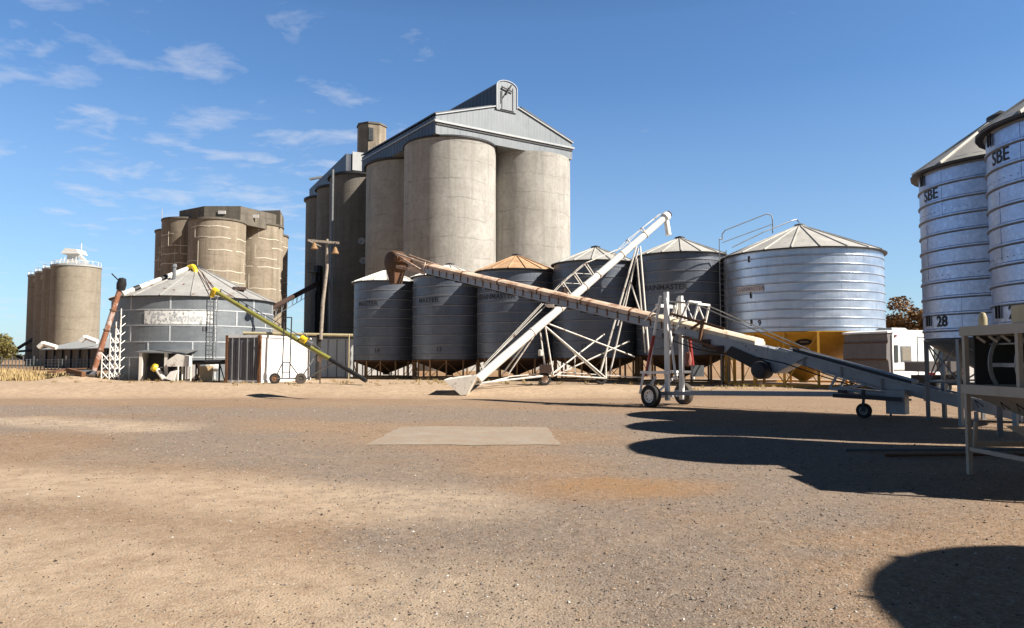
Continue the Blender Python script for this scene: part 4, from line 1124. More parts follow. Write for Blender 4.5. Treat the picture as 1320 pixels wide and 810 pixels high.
split_build(m, 'post', 'aged_white_paint', sc_)
m = MB()
for i in range(3):
    x0, x1 = xs_[i], xs_[i + 1]; z = .3
    while z + .55 < ztops[i]:
        m.tube((x0, 45, z), (x1, 45, z + .5), .028, n=4); m.tube((x1, 45, z), (x0, 45, z + .5), .028, n=4)
        m.tube((x0, 46.1, z), (x1, 46.1, z + .5), .028, n=4); m.tube((x0, 45, z), (x0, 46.1, z + .5), .025, n=4); z += .52
for k in range(8): z = .3 + k * .52; m.tube((xs_[3], 45, z), (xs_[3], 46.1, z + .5), .028, n=4)
m.build('lattice', 'white_paint', sc_, smooth=False)
tp = thing('transfer_pipe', at(160, 384, 45), 'white transfer pipe resting up the left slope of the round tank roof', 'pipe')
rp0, rp1 = at(158, 379, 45.6), at(243, 346, 49.3)
m = MB(); m.tube(rp0, rp1, .15, n=10); m.build('pipe', 'aged_white_paint', tp)
m = MB(); 
for k in (.2, .6): q = rp0.lerp(rp1, k); d = (rp1 - rp0).normalized(); m.tube(q - d * .2, q + d * .2, .18, n=10)
split_build(m, 'coupling', 'black_steel', tp, True)
m = MB(); m.path([rp1 + Vector((.0, 0, .05)), rp1 + Vector((.35, -.1, .12)), rp1 + Vector((.55, -.2, -.15)), rp1 + Vector((.62, -.3, -.45))], .16, 10); m.build('spout', 'bright_yellow', tp)
# rusty hopper on mound
rh = thing('rusty_trough', at(110, 489, 43.6), 'wide rusty intake trough lying on a dirt mound below the leaning auger', 'trough')
m = MB()
q = [at(87, 482, 43.4), at(124, 483, 43.4), at(126, 477, 45.2), at(97, 477, 45.4)]
q2 = [at(101, 488.5, 43.6), at(120, 488.5, 43.6), at(120, 486, 44.6), at(102, 486, 44.6)]
m.add(q + q2, [(0, 1, 5, 4), (1, 2, 6, 5), (2, 3, 7, 6), (3, 0, 4, 7), (4, 5, 6, 7)]); m.build('pan', 'galvanised_steel', rh, smooth=False, fix=False)
m = MB(); m.bar(at(66, 480, 43.8), at(87, 476, 44.8), .7, .06); m.bar(at(85, 476, 44.2), at(122, 474.5, 44.8), .6, .06); m.bar(at(88, 478, 44), at(108, 483, 43.2), .25, .3); m.build('lid_plate', 'rust', rh, smooth=False)

# ------------------------------------------------------------------ container, pole, lime auger, white shed
k0 = Vector((-13.75, 40.6, .2)); ksd = Vector((.2, .98, 0)).normalized(); kdr = Vector((-.98, .2, 0)).normalized()
cn = thing('shipping_container', k0, 'white shipping container with grey end doors and a rusty corner post', 'container')
KW, KL, KH = 1.95, 6.0, 2.6
def kp(w_, l_, z_): return k0 + kdr * w_ + ksd * l_ + UP * z_
m = MB(); m.hexa([kp(0.03, .05, .12), kp(KW - .03, .05, .12), kp(KW - .03, KL - .05, .12), kp(.03, KL - .05, .12), kp(.03, .05, KH - .05), kp(KW - .03, .05, KH - .05), kp(KW - .03, KL - .05, KH - .05), kp(.03, KL - .05, KH - .05)]); m.build('body', 'container_white', cn, smooth=False)
m = MB()
for i in range(22):
    s0 = .25 + i * .255; m.hexa([kp(.015, s0, .2), kp(.04, s0, .2), kp(.04, s0 + .12, .2), kp(.015, s0 + .12, .2), kp(.015, s0, KH - .15), kp(.04, s0, KH - .15), kp(.04, s0 + .12, KH - .15), kp(.015, s0 + .12, KH - .15)])
m.build('side_corrugation', 'container_white', cn, smooth=False)
for d0, d1 in ((.08, KW / 2 - .01), (KW / 2 + .01, KW - .08)):
    m = MB(); m.hexa([kp(d0, 0, .15), kp(d1, 0, .15), kp(d1, .06, .15), kp(d0, .06, .15), kp(d0, 0, KH - .15), kp(d1, 0, KH - .15), kp(d1, .06, KH - .15), kp(d0, .06, KH - .15)]); dr = m.build('door', 'container_grey', cn, smooth=False)
    for f_ in (.25, .7):
        m = MB(); dd = d0 + (d1 - d0) * f_; m.tube(kp(dd, -.05, .12), kp(dd, -.05, KH - .12), .03, n=6); m.build('lock_rod', 'galvanised_steel', dr)
    m = MB()
    for f_ in (.12, .4, .55, .9):
        dd = d0 + (d1 - d0) * f_; m.hexa([kp(dd - .03, -.03, .3), kp(dd + .03, -.03, .3), kp(dd + .03, .0, .3), kp(dd - .03, 0, .3), kp(dd - .03, -.03, KH - .3), kp(dd + .03, -.03, KH - .3), kp(dd + .03, 0, KH - .3), kp(dd - .03, 0, KH - .3)])
    m.build('door_rib', 'container_grey', dr, smooth=False)
m = MB()
for w_ in (0.0, KW): m.obox(kp(w_, .02, KH / 2), kdr, ksd, UP, .075, .08, KH / 2)
split_build(m, 'corner_post', 'rust', cn)
m = MB(); m.obox(kp(KW / 2, .04, KH - .06), kdr, ksd, UP, KW / 2 - .07, .07, .07); m.obox(kp(KW / 2, .04, .08), kdr, ksd, UP, KW / 2 - .07, .07, .07)
m.obox(kp(.01, KL / 2, KH - .05), ksd, kdr, UP, KL / 2, .05, .06); m.obox(kp(.01, KL / 2, .07), ksd, kdr, UP, KL / 2, .05, .07); m.build('frame_rail', 'container_white', cn, smooth=False)

ws = thing('white_shed', (-11, 55, .2), 'long low white shed behind the timber pole and silo 14', 'shed')
wx0, wx1 = at(383, 460, 54.6).x, at(534, 460, 54.6).x; wz = at(420, 437, 54.6).z
m = MB(); m.box(wx0, wx1, 54.6, 57.5, .1, wz); m.build('wall', 'container_white', ws, smooth=False)
m = MB(); m.box(wx0 - .15, wx1 + .15, 54.4, 57.7, wz + .003, wz + .1); m.build('roof', 'galvanised_steel', ws, smooth=False)
m = MB()
for k in range(14): x = wx0 + .3 + k * .65; m.box(x - .02, x + .02, 54.57, 54.6, .15, wz - .05)
m.build('panel_joint', 'canvas', ws, smooth=False)
cp_ = thing('cream_pipe', at(300, 430, 47.2), 'long level cream pipe from the round tank to silo 14, above the container', 'pipe')
m = MB(); m.tube(at(283, 429, 47.2), at(455, 432.5, 48.2), .10, n=10); m.build('pipe', 'cream_paint', cp_)
m = MB(); m.tube(at(277, 428.5, 47.2), at(284, 429, 47.2), .2, n=10); m.build('end_flange', 'dark_rust', cp_)
m = MB(); 
for px in (330, 395, 450): p = at(px, 431, 47.6); m.tube(p, (p.x, p.y, .1), .04, n=5)
split_build(m, 'support', 'cream_paint', cp_, True)

# timber light pole
ppx = at(416, 400, 46.0).x
lp_ = thing('light_pole', (ppx - .2, 46, .2), 'crooked timber pole with crossarm and two hanging bell lamps', 'light pole')
m = MB(); pts = [Vector((ppx - .25, 46, .1)), Vector((ppx - .2, 46, 3.0))]
m.tube(pts[0], pts[1], .16, .15, n=10); m.build('pole_shaded_end', 'shaded_timber', lp_)  # lower pole coloured near black for the shade that falls there
m = MB(); m.tube((ppx - .05, 45.86, 2.7), (ppx + .03, 45.9, 5.0), .10, .115, 10, ); m.tube((ppx + .03, 45.9, 5.0), (ppx + .22, 46, 7.1), .115, .10, 10); m.tube((ppx + .22, 46, 7.1), (ppx + .2, 46, 8.95), .10, .08, 10)
m.build('pole', 'timber', lp_)
m = MB(); m.bar(at(397, 310, 45.8), at(437, 313.5, 45.9), .12, .14); m.bar(at(398, 310.5, 45.7), at(414, 318, 45.9), .05, .06); m.build('crossarm', 'timber', lp_, smooth=False)
for px, py in ((405, 318), (432, 324)):
    p = at(px, py, 45.8)
    m = MB(); m.lathe([(.05, .26), (.10, .2), (.15, .05), (.25, -.15), (.23, -.15), (.1, -.03)], p, n=18); lm = m.build('lamp_shade', 'leg_rust', lp_)
    m = MB(); m.tube(p + UP * .28, p + UP * .55, .025, n=5); m.build('hanger', 'black_steel', lm)

def wheel(parent, c, ax, r, w, rim='white_paint', tyre='rubber', r_rim=None):
    """wheel centred at c with axis ax, rim facing -ax side and +ax side"""
    ax = Vector(ax).normalized(); c = Vector(c); rr = r_rim or r * .56
    wh = bpy.data.objects.new('wheel', None); col.objects.link(wh); wh.parent = parent
    off = Vector((0, 0, 0)); p = parent
    while p is not None: off += Vector(p.location); p = p.parent
    wh.location = c - off; wh.empty_display_size = .1
    m = MB(); h = w / 2
    m.lathe([(rr, -h * .8), (r * .82, -h), (r * .95, -h * .85), (r, -h * .5), (r, h * .5), (r * .95, h * .85), (r * .82, h), (rr, h * .8), (rr, -h * .8)], c, n=32, axis=ax)
    m.build('tyre', tyre, wh)
    m = MB(); m.lathe([(rr + .005, -h * .8), (rr - .02, -h * .82), (rr * .86, -h * .45), (rr * .5, -h * .35), (rr * .3, -h * .6), (0.001, -h * .62)], c, n=24, axis=ax)
    m.lathe([(rr + .005, h * .8), (rr - .02, h * .82), (rr * .86, h * .45), (rr * .5, h * .35), (rr * .3, h * .6), (0.001, h * .62)], c, n=24, axis=ax)
    m.build('rim', rim, wh)
    m = MB(); x = ax.cross(UP).normalized(); y = ax.cross(x)
    for i in range(8):
        a = 2 * PI * i / 8; q = c + (x * math.cos(a) + y * math.sin(a)) * rr * .68
        m.tube(q - ax * h * .47, q + ax * h * .47, rr * .11, n=8)
    m.build('rim_hole', 'black_steel', wh)
    return wh

# lime-green auger on a two-wheel cart
la = thing('lime_auger', (-11.9, 39.6, gz(-11.9, 39.6)), 'long yellow-green auger on a two-wheeled cart in front of the white container', 'auger')
a_, b_ = Vector((-17.2, 43.0, 5.42)), Vector((-7.55, 38.7, .38))
def lq(t_): return a_.lerp(b_, t_)
m = MB(); m.tube(lq(0), lq(.78), .13, n=12); m.build('tube', 'lime_paint', la)
m = MB(); m.tube(lq(.775), lq(1), .12, n=12); m.build('intake_screw', 'black_steel', la)
m = MB(); m.tube(lq(-.01), lq(.015), .2, n=14); m.path([lq(.0), lq(0) + Vector((-.12, 0, .05)), lq(0) + Vector((-.2, 0, -.35))], .15, 8); m.build('spout', 'bright_yellow', la)
m = MB(); m.tube(lq(.04) + UP * .3, lq(.62) + UP * .3, .02, n=4)
for k in (.04, .17, .3, .45, .62): m.tube(lq(k), lq(k) + UP * .3, .03, n=4)
m.build('drive_shaft', 'black_steel', la)
m = MB(); m.tube(lq(.60) + UP * .22, lq(.635) + UP * .22, .2, n=14); m.build('motor', 'bright_yellow', la)
m = MB(); m.tube(lq(.64) + UP * .2, lq(.67) + UP * .2, .15, n=12); m.build('gearbox', 'galvanised_steel', la)
wy = 39.6; wxl, wxr = at(354.5, 480, wy).x, at(388, 480, wy).x; wz_ = gz(-12, wy) + .27
m = MB(); m.tube((wxl, wy, wz_), (wxr, wy, wz_), .04, n=6); m.build('axle', 'galvanised_steel', la)
for i, x in enumerate((wxl, wxr)): wheel(la, (x, wy - .02, wz_), (.35, -1, 0), .29, .16, 'rust' if i == 0 else 'dusty_rubber', 'rubber' if i == 0 else 'dusty_rubber')
m = MB(); t0, t1 = at(366.5, 410, wy + .4).x, at(376, 410, wy + .4).x
for x in (t0, t1): m.tube((x, wy + .2, wz_), (x, wy + .4, at(370, 409, wy + .4).z), .035, n=6)
for z in (.8, 1.3, at(370, 409, wy).z): m.tube((t0, wy + .3, z), (t1, wy + .3, z), .03, n=5)
m.tube((wxl, wy, wz_), (t0, wy + .2, wz_ + .8), .03, n=5); m.tube((wxr, wy, wz_), (t1, wy + .2, wz_ + .8), .03, n=5)
m.build('mast', 'conveyor_dark', la, smooth=False)
m = MB(); m.tube((wxr, wy, wz_), lq(.70) + Vector((0, 0, -.1)), .04, n=6); m.tube((wxr + .2, wy + .2, wz_ - .05), lq(.80) - UP * .1, .04, n=6); m.tube(lq(.72), lq(.6) + UP * .6, .025, n=5); m.tube(lq(.62) + UP * .55, lq(.78), .025, n=5)
split_build(m, 'strut', 'galvanised_steel', la)
m = MB(); m.tube(lq(.72), Vector((lq(.72).x, lq(.72).y, .2)), .035, n=5); m.lathe([(.05, .0), (.12, .02), (.12, .3), (.05, .32)], lq(.715) - UP * .45, n=10); m.build('jack_leg', 'pale_rust', la)

# ------------------------------------------------------------------ white auger leaning over the silos
wa = thing('white_auger', (2, 38.3, 0), 'long white grain auger rising from a hopper on the ground over the silo row', 'auger')
a_, b_ = Vector((-1.85, 36.35, .35)), Vector((8.55, 41.0, 9.40))
D_w = (b_ - a_).normalized()
def wq(t_, up=0.0, side=0.0):
    n_up = (UP - D_w * D_w.z).normalized(); sd2 = D_w.cross(n_up)
    return a_.lerp(b_, t_) + n_up * up + sd2 * side
m = MB(); m.tube(wq(0.02), wq(1), .225, .18, 18); m.build('tube', 'white_paint', wa)
m = MB()
for k in (.28, .42, .55, .62, .75, .88): m.tube(wq(k) - D_w * .05, wq(k) + D_w * .05, .25 - .04 * k, n=18)
split_build(m, 'collar', 'aged_white_paint', wa, True)
m = MB(); m.lathe([(.2, -.2), (.27, -.1), (.27, .1), (.2, .2)], wq(1.0), n=16, axis=D_w); m.tube(wq(1.0), wq(1.0) + Vector((.12, -.1, -1.05)), .14, .16, 14); m.build('spout', 'white_paint', wa)
m = MB(); m.lathe([(.05, .1), (.2, .12), (.2, .3), (.03, .4)], wq(1.0), n=8, axis=D_w); m.build('head_bearing', 'dark_rust', wa)
hp = MB(); c = Vector((-2.3, 36.2, gz(-2.3, 36.2)))
tp_ = [c + Vector(v) for v in ((-.95, -.45, .72), (.62, -.45, .95), (.75, .75, .98), (-.75, .75, .8))]
bt_ = [c + Vector(v) for v in ((-.15, -.35, .0), (.1, -.35, .02), (.2, .4, .05), (-.1, .4, .05))]
hp.add(tp_ + bt_, [(0, 1, 5, 4), (1, 2, 6, 5), (2, 3, 7, 6), (3, 0, 4, 7), (4, 5, 6, 7)])
ho = hp.build('hopper', 'aged_white_paint', wa, smooth=False, fix=False)
so_ = ho.modifiers.new('s', 'SOLIDIFY'); so_.thickness = .03
m = MB(); m.lathe([(.05, -.42), (.27, -.38), (.29, -.1), (.29, .25), (.22, .4), (.05, .42)], wq(.405, .52), n=18, axis=D_w.cross(UP)); m.build('motor', 'sign_panel', wa)
m = MB(); m.bar(wq(.43, .3), wq(.47, .55), .2, .12); m.lathe([(.02, -.1), (.16, -.1), (.16, .1), (.02, .1)], wq(.475, .55), n=14, axis=D_w.cross(UP)); m.build('drive_bracket', 'dark_rust', wa, smooth=False)
# tension truss and rods above the tube
m = MB()
for sd2 in (-.12, .12):
    m.path([wq(.05, .3, sd2), wq(.48, .95, sd2), wq(.60, .95, sd2), wq(.76, .3, sd2)], .02, 4)
m.path([wq(.08, .32), wq(.40, .62)], .02, 4); m.path([wq(.7, .3), wq(.8, .42), wq(.98, .35)], .02, 4); m.path([wq(.75, .3, .1), wq(.88, .4, .1), wq(.99, .3)], .02, 4)
for k, u in ((.48, .95), (.54, .95), (.60, .95), (.88, .4), (.80, .42)):
    m.tube(wq(k, .2, -.12), wq(k, u, -.12), .03, n=5); m.tube(wq(k, .2, .12), wq(k, u, .12), .03, n=5); m.tube(wq(k, u, -.12), wq(k, u, .12), .03, n=5)
for k in (.48, .54): m.tube(wq(k, .95, -.12), wq(k + .06, .25, -.12), .02, n=4)
m.build('tension_rod', 'aged_white_paint', wa, smooth=False)
# undercarriage
p_hi = wq(.82, -.25); p_lo = wq(.405, -.3)
axw = []
Yc = 39.7
def uc(px, py, Y=Yc): return at(px, py, Y)
m = MB()
m.tube(p_hi + Vector((-.1, -.3, 0)), uc(772, 487, 39.2), .05, n=6); m.tube(p_hi + Vector((.1, .3, 0)), uc(785, 487, 40.4), .05, n=6)
m.tube(p_hi + Vector((.1, -.3, 0)), uc(839, 488, 38.9), .055, n=6); m.tube(p_hi + Vector((.0, .2, -.6)), uc(832, 455, 40.2), .04, n=6)
m.tube(uc(812, 362, 40.0), uc(833, 425, 39.6), .04, n=6); m.tube(uc(812, 362, 40.0), uc(796, 420, 39.8), .03, n=6)
split_build(m, 'leg', 'aged_white_paint', wa)
m = MB()
for (p0, p1, yy0, yy1) in (((700, 416), (655, 483), None, 38.4), ((696, 418), (648, 482), None, 39.2), ((702, 416), (713, 484), None, 38.4), ((702, 420), (782, 488), None, 39.0),
                           ((700, 415), (818, 460), None, 39.8), ((702, 420), (776, 487), None, 39.0)):
    m.tube(uc(p0[0], p0[1], p_lo.y), uc(p1[0], p1[1], yy1), .042, n=6)
m.tube(uc(708, 485, 38.4), uc(779, 431, 40.2), .04, n=6); m.tube(uc(714, 485, 38.6), uc(811, 440, 40.0), .04, n=6)
m.tube(uc(741, 455), uc(741, 484), .03, n=6); m.tube(uc(781, 460, 39.0), uc(781, 487, 39.0), .05, n=6)
m.tube(uc(612, 495, 37.2), uc(700, 485, 38.4), .055, n=6); m.tube(uc(618, 496, 37.6), uc(655, 487, 38.4), .045, n=6); m.tube(uc(655, 486, 38.4), uc(718, 480, 38.8), .045, n=6)
m.tube(uc(718, 484, 38.6), uc(781, 488, 39.0), .05, n=6); m.tube(uc(718, 480, 39.6), uc(830, 487, 39.6), .035, n=6)
split_build(m, 'undercarriage_bar', 'aged_white_paint', wa)
for px, yy, rim in ((702, 38.6, 'pale_rust'), (775, 39.1, 'black_steel')):
    x = at(px, 480, yy).x; r_ = .33
    wheel(wa, (x, yy, gz(x, yy) + r_), (.3, -1, 0), r_, .17, rim)
m = MB(); p = uc(703, 474, 38.5); m.box(p.x - .3, p.x + .3, p.y - .2, p.y + .2, p.z - .28, p.z + .15); m.build('fuel_box', 'dark_rust', wa, smooth=False)
m = MB(); m.tube(uc(696, 425, 38.6), uc(703, 478, 38.5), .04, n=6); q = uc(697, 453, 38.5); m.lathe([(.02, -.25), (.13, -.22), (.13, .05), (.02, .1)], q, n=12); m.build('winch', 'aged_white_paint', wa)

# ------------------------------------------------------------------ mobile belt conveyor
DV = Vector((-.74, .67, 0)).normalized(); NV = Vector((.67, .74, 0)).normalized()    # uphill, and away from the camera
M0 = Vector((5.0, 24.0, 0))
def cz(s):
    if s >= -2: return 2.90 + .235 * s
    if s >= -7.3: return 2.43 + (s + 2) * .285
    return .92 + (s + 7.3) * .215
def cp(s, w, dz): return M0 + DV * s + NV * w + UP * (cz(s) + dz)
bc = thing('belt_conveyor', (5.0, 24.0, 0), 'long mobile belt conveyor with rusty hood on a white masted wheeled frame', 'conveyor')
S_HEAD = 13.3
def beam(s0, s1, w0, w1, z0, z1, n=1):
    m = MB()
    for k in range(n):
        a, b = s0 + (s1 - s0) * k / n, s0 + (s1 - s0) * (k + 1) / n
        m.hexa([cp(a, w0, z0), cp(b, w0, z0), cp(b, w1, z0), cp(a, w1, z0), cp(a, w0, z1), cp(b, w0, z1), cp(b, w1, z1), cp(a, w1, z1)])
    return m
m = beam(-2.6, 11.6, -.36, .36, -.46, -.24); m.build('trough', 'conveyor_grey', bc, smooth=False)
# return-belt gap strips under the trough
m = MB()
for k in range(24):
    s = -2 + k * .58; m.obox(cp(s, 0, -.5), NV, DV, UP, .3, .04, .04)
m.build('return_roller', 'black_steel', bc, smooth=False)
m = MB()      # hood in an arched section
def hood(s0, s1, mm):
    pr = [(-.36, -.24), (-.35, -.10), (-.24, -.03), (0, .0), (.24, -.03), (.35, -.10), (.36, -.24)]
    n = len(pr); vs = [cp(s0, w_, z_) for w_, z_ in pr] + [cp(s1, w_, z_) for w_, z_ in pr]
    mm.add(vs, [(i, i + 1, n + i + 1, n + i) for i in range(n - 1)] + [tuple(range(n)), tuple(range(2 * n - 1, n - 1, -1))])
k = 0; s = .5
while s < 11.3:
    e = min(s + 2.0, 11.4); hood(s, e - .02, m); s += 2.0
m.build('hood', 'pale_rust', bc, smooth=False)
m = MB(); hood(-3.1, .4, m); m.build('hood', 'rusty_cream', bc, smooth=False)
m = MB()
for s in [1.2 + 2 * k for k in range(6)]:
    pr = [(-.38, -.24), (-.37, -.09), (-.25, -.01), (0, .02), (.25, -.01), (.37, -.09), (.38, -.24)]
    n = len(pr); m.add([cp(s - .03, *p) for p in pr] + [cp(s + .03, *p) for p in pr], [(i, i + 1, n + i + 1, n + i) for i in range(n - 1)] + [tuple(range(n)), tuple(range(2 * n - 1, n - 1, -1))])
split_build(m, 'hood_band', 'rust', bc)
# open head frame, drum cowl and chute
m = MB()
for w_ in (-.36, .36):
    m.bar(cp(11.4, w_, -.05), cp(S_HEAD, w_, .12), .06, .07); m.bar(cp(11.4, w_, -.42), cp(S_HEAD, w_, .02), .06, .1); m.bar(cp(11.4, w_, -.45), cp(S_HEAD, w_, -.45), .05, .12); m.bar(cp(11.4, w_, .02), cp(11.5, w_, -.45), .06, .07)
split_build(m, 'head_frame_bar', 'pale_rust', bc)
hc = cp(S_HEAD + .45, 0, -.30)
m = MB(); prof = [(0.001, -.38), (.34, -.38), (.45, -.33), (.52, -.2), (.52, .2), (.45, .33), (.34, .38), (.001, .38)]
m.lathe(prof, hc, n=32, axis=NV); m.build('head_cowl', 'hopper_brown', bc)
m = MB(); q = hc + Vector((0, 0, -.35))
m.hexa([q + DV * a + NV * b + UP * z for a, b, z in ((-.16, -.22, -.62), (.2, -.22, -.62), (.2, .22, -.62), (-.16, .22, -.62), (-.26, -.3, 0), (.32, -.3, 0), (.32, .3, 0), (-.26, .3, 0))]); m.build('chute', 'hopper_brown', bc, smooth=False)
m = MB(); m.lathe([(.001, -.48), (.14, -.47), (.14, .47), (.001, .48)], cp(S_HEAD - .1, 0, -.1), n=16, axis=NV); m.build('head_pulley', 'rust', bc)
# lower section: boot body, lower trough, tail
m = MB(); m.hexa([cp(-.4, -.40, -.62 + .3), cp(-3.7, -.40, -.86), cp(-3.7, .40, -.86), cp(-.4, .40, -.62 + .3), cp(-.4, -.40, -.26), cp(-4.6, -.40, -.12), cp(-4.6, .40, -.12), cp(-.4, .40, -.26)]); m.build('transfer_box', 'conveyor_grey', bc, smooth=False)
m = beam(-9.7, -3.7, -.33, .33, -.40, -.14, 6); m.build('lower_trough', 'conveyor_grey', bc, smooth=False)
m = beam(-7.2, -4.2, -.36, .36, -.12, .0, 3); m.build('lower_hood', 'conveyor_dark', bc, smooth=False)
m = MB()
for w_ in (-.38, .38):
    for k in range(7): m.bar(cp(-9.5 + k, w_, -.14), cp(-9.5 + k, w_, -.42), .05, .03)
    for a in range(6): m.bar(cp(-9.7 + a * .98, w_, -.11), cp(-9.7 + (a + 1) * .98, w_, -.11), .06, .05)
m.build('trough_rail', 'conveyor_grey', bc, smooth=False)
m = MB(); m.hexa([cp(-2.2, -.45, -.72), cp(-3.4, -.45, -.98), cp(-3.4, -.41, -.98), cp(-2.2, -.41, -.72), cp(-2.4, -.45, -.44), cp(-3.6, -.45, -.6), cp(-3.6, -.41, -.6), cp(-2.4, -.41, -.44)]); m.build('drive_opening', 'black_steel', bc, smooth=False)
m = MB(); m.lathe([(.001, -.3), (.2, -.28), (.26, -.15), (.26, .25), (.001, .3)], cp(-3.35, -.5, -.86), n=20, axis=NV); m.build('drive_motor', 'conveyor_dark', bc)
m = MB(); m.obox(cp(-1.6, -.43, -.55), DV, NV, UP, .12, .03, .12); m.obox(cp(-2.05, -.43, -.62), DV, NV, UP, .1, .03, .1); m.build('guard_plate', 'dark_rust', bc, smooth=False)
m = MB(); m.bar(cp(-1.1, -.46, -.22), cp(-1.6, -.46, .18), .06, .07); m.bar(cp(-.4, -.46, .12), cp(-2.2, -.46, .02), .06, .07); m.bar(cp(-1.5, -.46, .1), cp(-1.4, -.46, -.5), .1, .08); m.bar(cp(-.8, -.46, -.52), cp(-1.9, -.46, -.6), .05, .06); m.build('lift_arm', 'rust', bc, smooth=False)
# control box and under-truss of the lower section
m = MB(); m.obox(cp(-6.9, -.5, -.62), DV, NV, UP, .22, .2, .30); m.build('control_box', 'conveyor_grey', bc, smooth=False)
m = MB()
for w_ in (-.4, .4):
    b0 = [M0 + DV * s + NV * w_ + UP * z for s, z in ((-5.2, .70), (-7.0, .55), (-6.4, .42))]
    m.bar(b0[0], b0[1], .06, .07); m.bar(cp(-5.4, w_, -.4), b0[0], .05, .06); m.bar(cp(-5.0, w_, -.4), b0[1], .04, .05); m.bar(cp(-6.2, w_, -.4), b0[0], .04, .05); m.bar(b0[0] - UP * .18, b0[1] - UP * .12, .06, .05)
    m.bar(cp(-8.6, w_, -.4), (M0 + DV * -8.6 + NV * w_), .07, .07); m.bar(cp(-9.4, w_, -.4), (M0 + DV * -9.4 + NV * w_), .07, .07)
split_build(m, 'frame_bar', 'conveyor_grey', bc)
# masts
axl = .34
m = MB()
for w_ in (-.45, .45):
    b0 = M0 + NV * w_ + DV * -.25
    m.bar(b0 + UP * .2, b0 + UP * (3.62 if w_ < 0 else 3.55), .12, .13, up=DV)
split_build(m, 'mast', 'white_paint', bc)
m = MB()
for w_ in (-.55, .55):
    b0 = M0 + NV * w_ + DV * -.2
    m.tube(b0 + DV * .1 + UP * 3.5, b0 + DV * .62 + UP * .95, .045, n=8)
    m.tube(b0 + DV * -.1 + UP * 3.4, b0 + DV * -.42 + UP * .85, .04, n=8)
split_build(m, 'stay', 'white_paint', bc, True)
for w_, ds in ((-.56, 1), (.56, -1)):
    b0 = M0 + NV * w_ + DV * -.2; m = MB()
    p0, p1 = b0 + DV * (.36 if ds > 0 else -.28) + UP * 2.25, b0 + DV * (.66 if ds > 0 else -.42) + UP * .95
    m.tube(p0, p1, .06, n=10); m.build('hydraulic_ram', 'red_paint', bc)
m = MB()
m.bar(M0 + NV * -.8 + DV * .5 + UP * 1.08, M0 + NV * -.8 + DV * -.55 + UP * 1.08, .07, .08); m.bar(M0 + NV * .8 + DV * .5 + UP * 1.08, M0 + NV * .8 + DV * -.75 + UP * 1.08, .07, .08)
m.bar(M0 + NV * -.8 + DV * .4 + UP * 1.08, M0 + NV * -.85 + DV * .5 + UP * .4, .07, .07); m.bar(M0 + NV * -.7 + UP * .95, M0 + NV * -.9 + DV * .35 + UP * .35, .08, .08); m.bar(M0 + NV * -.62 + UP * 3.2, M0 + NV * .62 + UP * 3.2, .09, .1)
m.bar(M0 + NV * .62 + UP * 3.3, M0 + NV * .62 + DV * .5 + UP * 2.3, .06, .06); m.bar(M0 + NV * .62 + UP * 3.3, M0 + NV * .62 + DV * -.6 + UP * 2.2, .06, .06)
m.bar(M0 + NV * -.62 + UP * 1.08, M0 + NV * .62 + UP * 1.08, .07, .08); m.bar(M0 + NV * -.62 + UP * .45, M0 + NV * .62 + UP * 1.0, .05, .06)
split_build(m, 'brace', 'white_paint', bc)
m = MB(); m.bar(M0 + NV * -.9 + UP * axl, M0 + NV * .9 + UP * axl, .1, .12); m.bar(M0 + NV * -.62 + DV * .1 + UP * .42, M0 + DV * -5.6 + NV * -.3 + UP * .55, .09, .11); m.bar(M0 + NV * .62 + DV * .1 + UP * .42, M0 + DV * -5.6 + NV * .3 + UP * .55, .09, .11)
m.bar(M0 + DV * -5.6 + NV * -.3 + UP * .55, M0 + DV * -6.9 + UP * .5, .09, .1); m.build('chassis', 'conveyor_grey', bc, smooth=False)
for w_ in (-1.02, 1.02): wheel(bc, M0 + NV * w_ + UP * .35, NV * -1 + DV * .25, .36, .24, 'white_paint' if w_ < 0 else 'galvanised_steel', 'rubber' if w_ < 0 else 'dusty_rubber')
jw = M0 + DV * -6.25; jg = gz(jw.x, jw.y)
jw = Vector((8.95, 19.05, 0)) ; wheel(bc, jw + UP * .19, NV * -1, .19, .11, 'galvanised_steel', 'rubber')
m = MB(); m.bar(jw + UP * .19 + NV * -.1, jw + UP * .5, .05, .06, up=DV); m.bar(jw + UP * .5, jw + UP * .72, .07, .08, up=DV); m.bar(jw + UP * .55 + DV * .75, jw + UP * .5 + DV * -.9, .08, .1); m.bar(jw + UP * .66 + DV * .6, M0 + DV * -5.6 + UP * .60, .07, .08); m.build('jockey_stem', 'conveyor_dark', bc, smooth=False)
m = MB(); m.tube(M0 + DV * -6.6 + UP * .5, M0 + DV * -6.6 + UP * .02, .03, n=6); m.build('parking_stand', 'conveyor_dark', bc)
# truss posts standing on the conveyor with tension rod
m = MB()
for w_ in (-.38, .38):
    m.bar(cp(-1.0, w_, .62), cp(-.55, w_, -.35), .06, .06); m.bar(cp(-1.3, w_, .6), cp(-1.15, w_, .0), .05, .05); m.bar(cp(-.9, w_, .55), cp(-1.15, w_, .02), .03, .03)
    m.bar(cp(.05, w_, .35), cp(.6, w_, -.3), .04, .04)
m.bar(cp(-1.0, -.38, .62), cp(-1.0, .38, .62), .06, .06); m.bar(cp(-1.3, -.38, .6), cp(-1.3, .38, .6), .06, .06)
split_build(m, 'truss_post', 'white_paint', bc)
m = MB()
for w_ in (-.38, .38): m.tube(M0 + NV * w_ + UP * 3.35, cp(-1.15, w_, .6), .02, n=5); m.tube(cp(-1.15, w_, .6), cp(-4.4, w_, .02), .02, n=5)
m.build('tension_rod', 'galvanised_steel', bc)
m = MB(); q = M0 + NV * .3 + DV * -.9 + UP * 1.2; m.box(q.x - .17, q.x + .17, q.y - .15, q.y + .15, q.z - .25, q.z + .1); m.build('battery_box', 'galvanised_steel', bc, smooth=False)
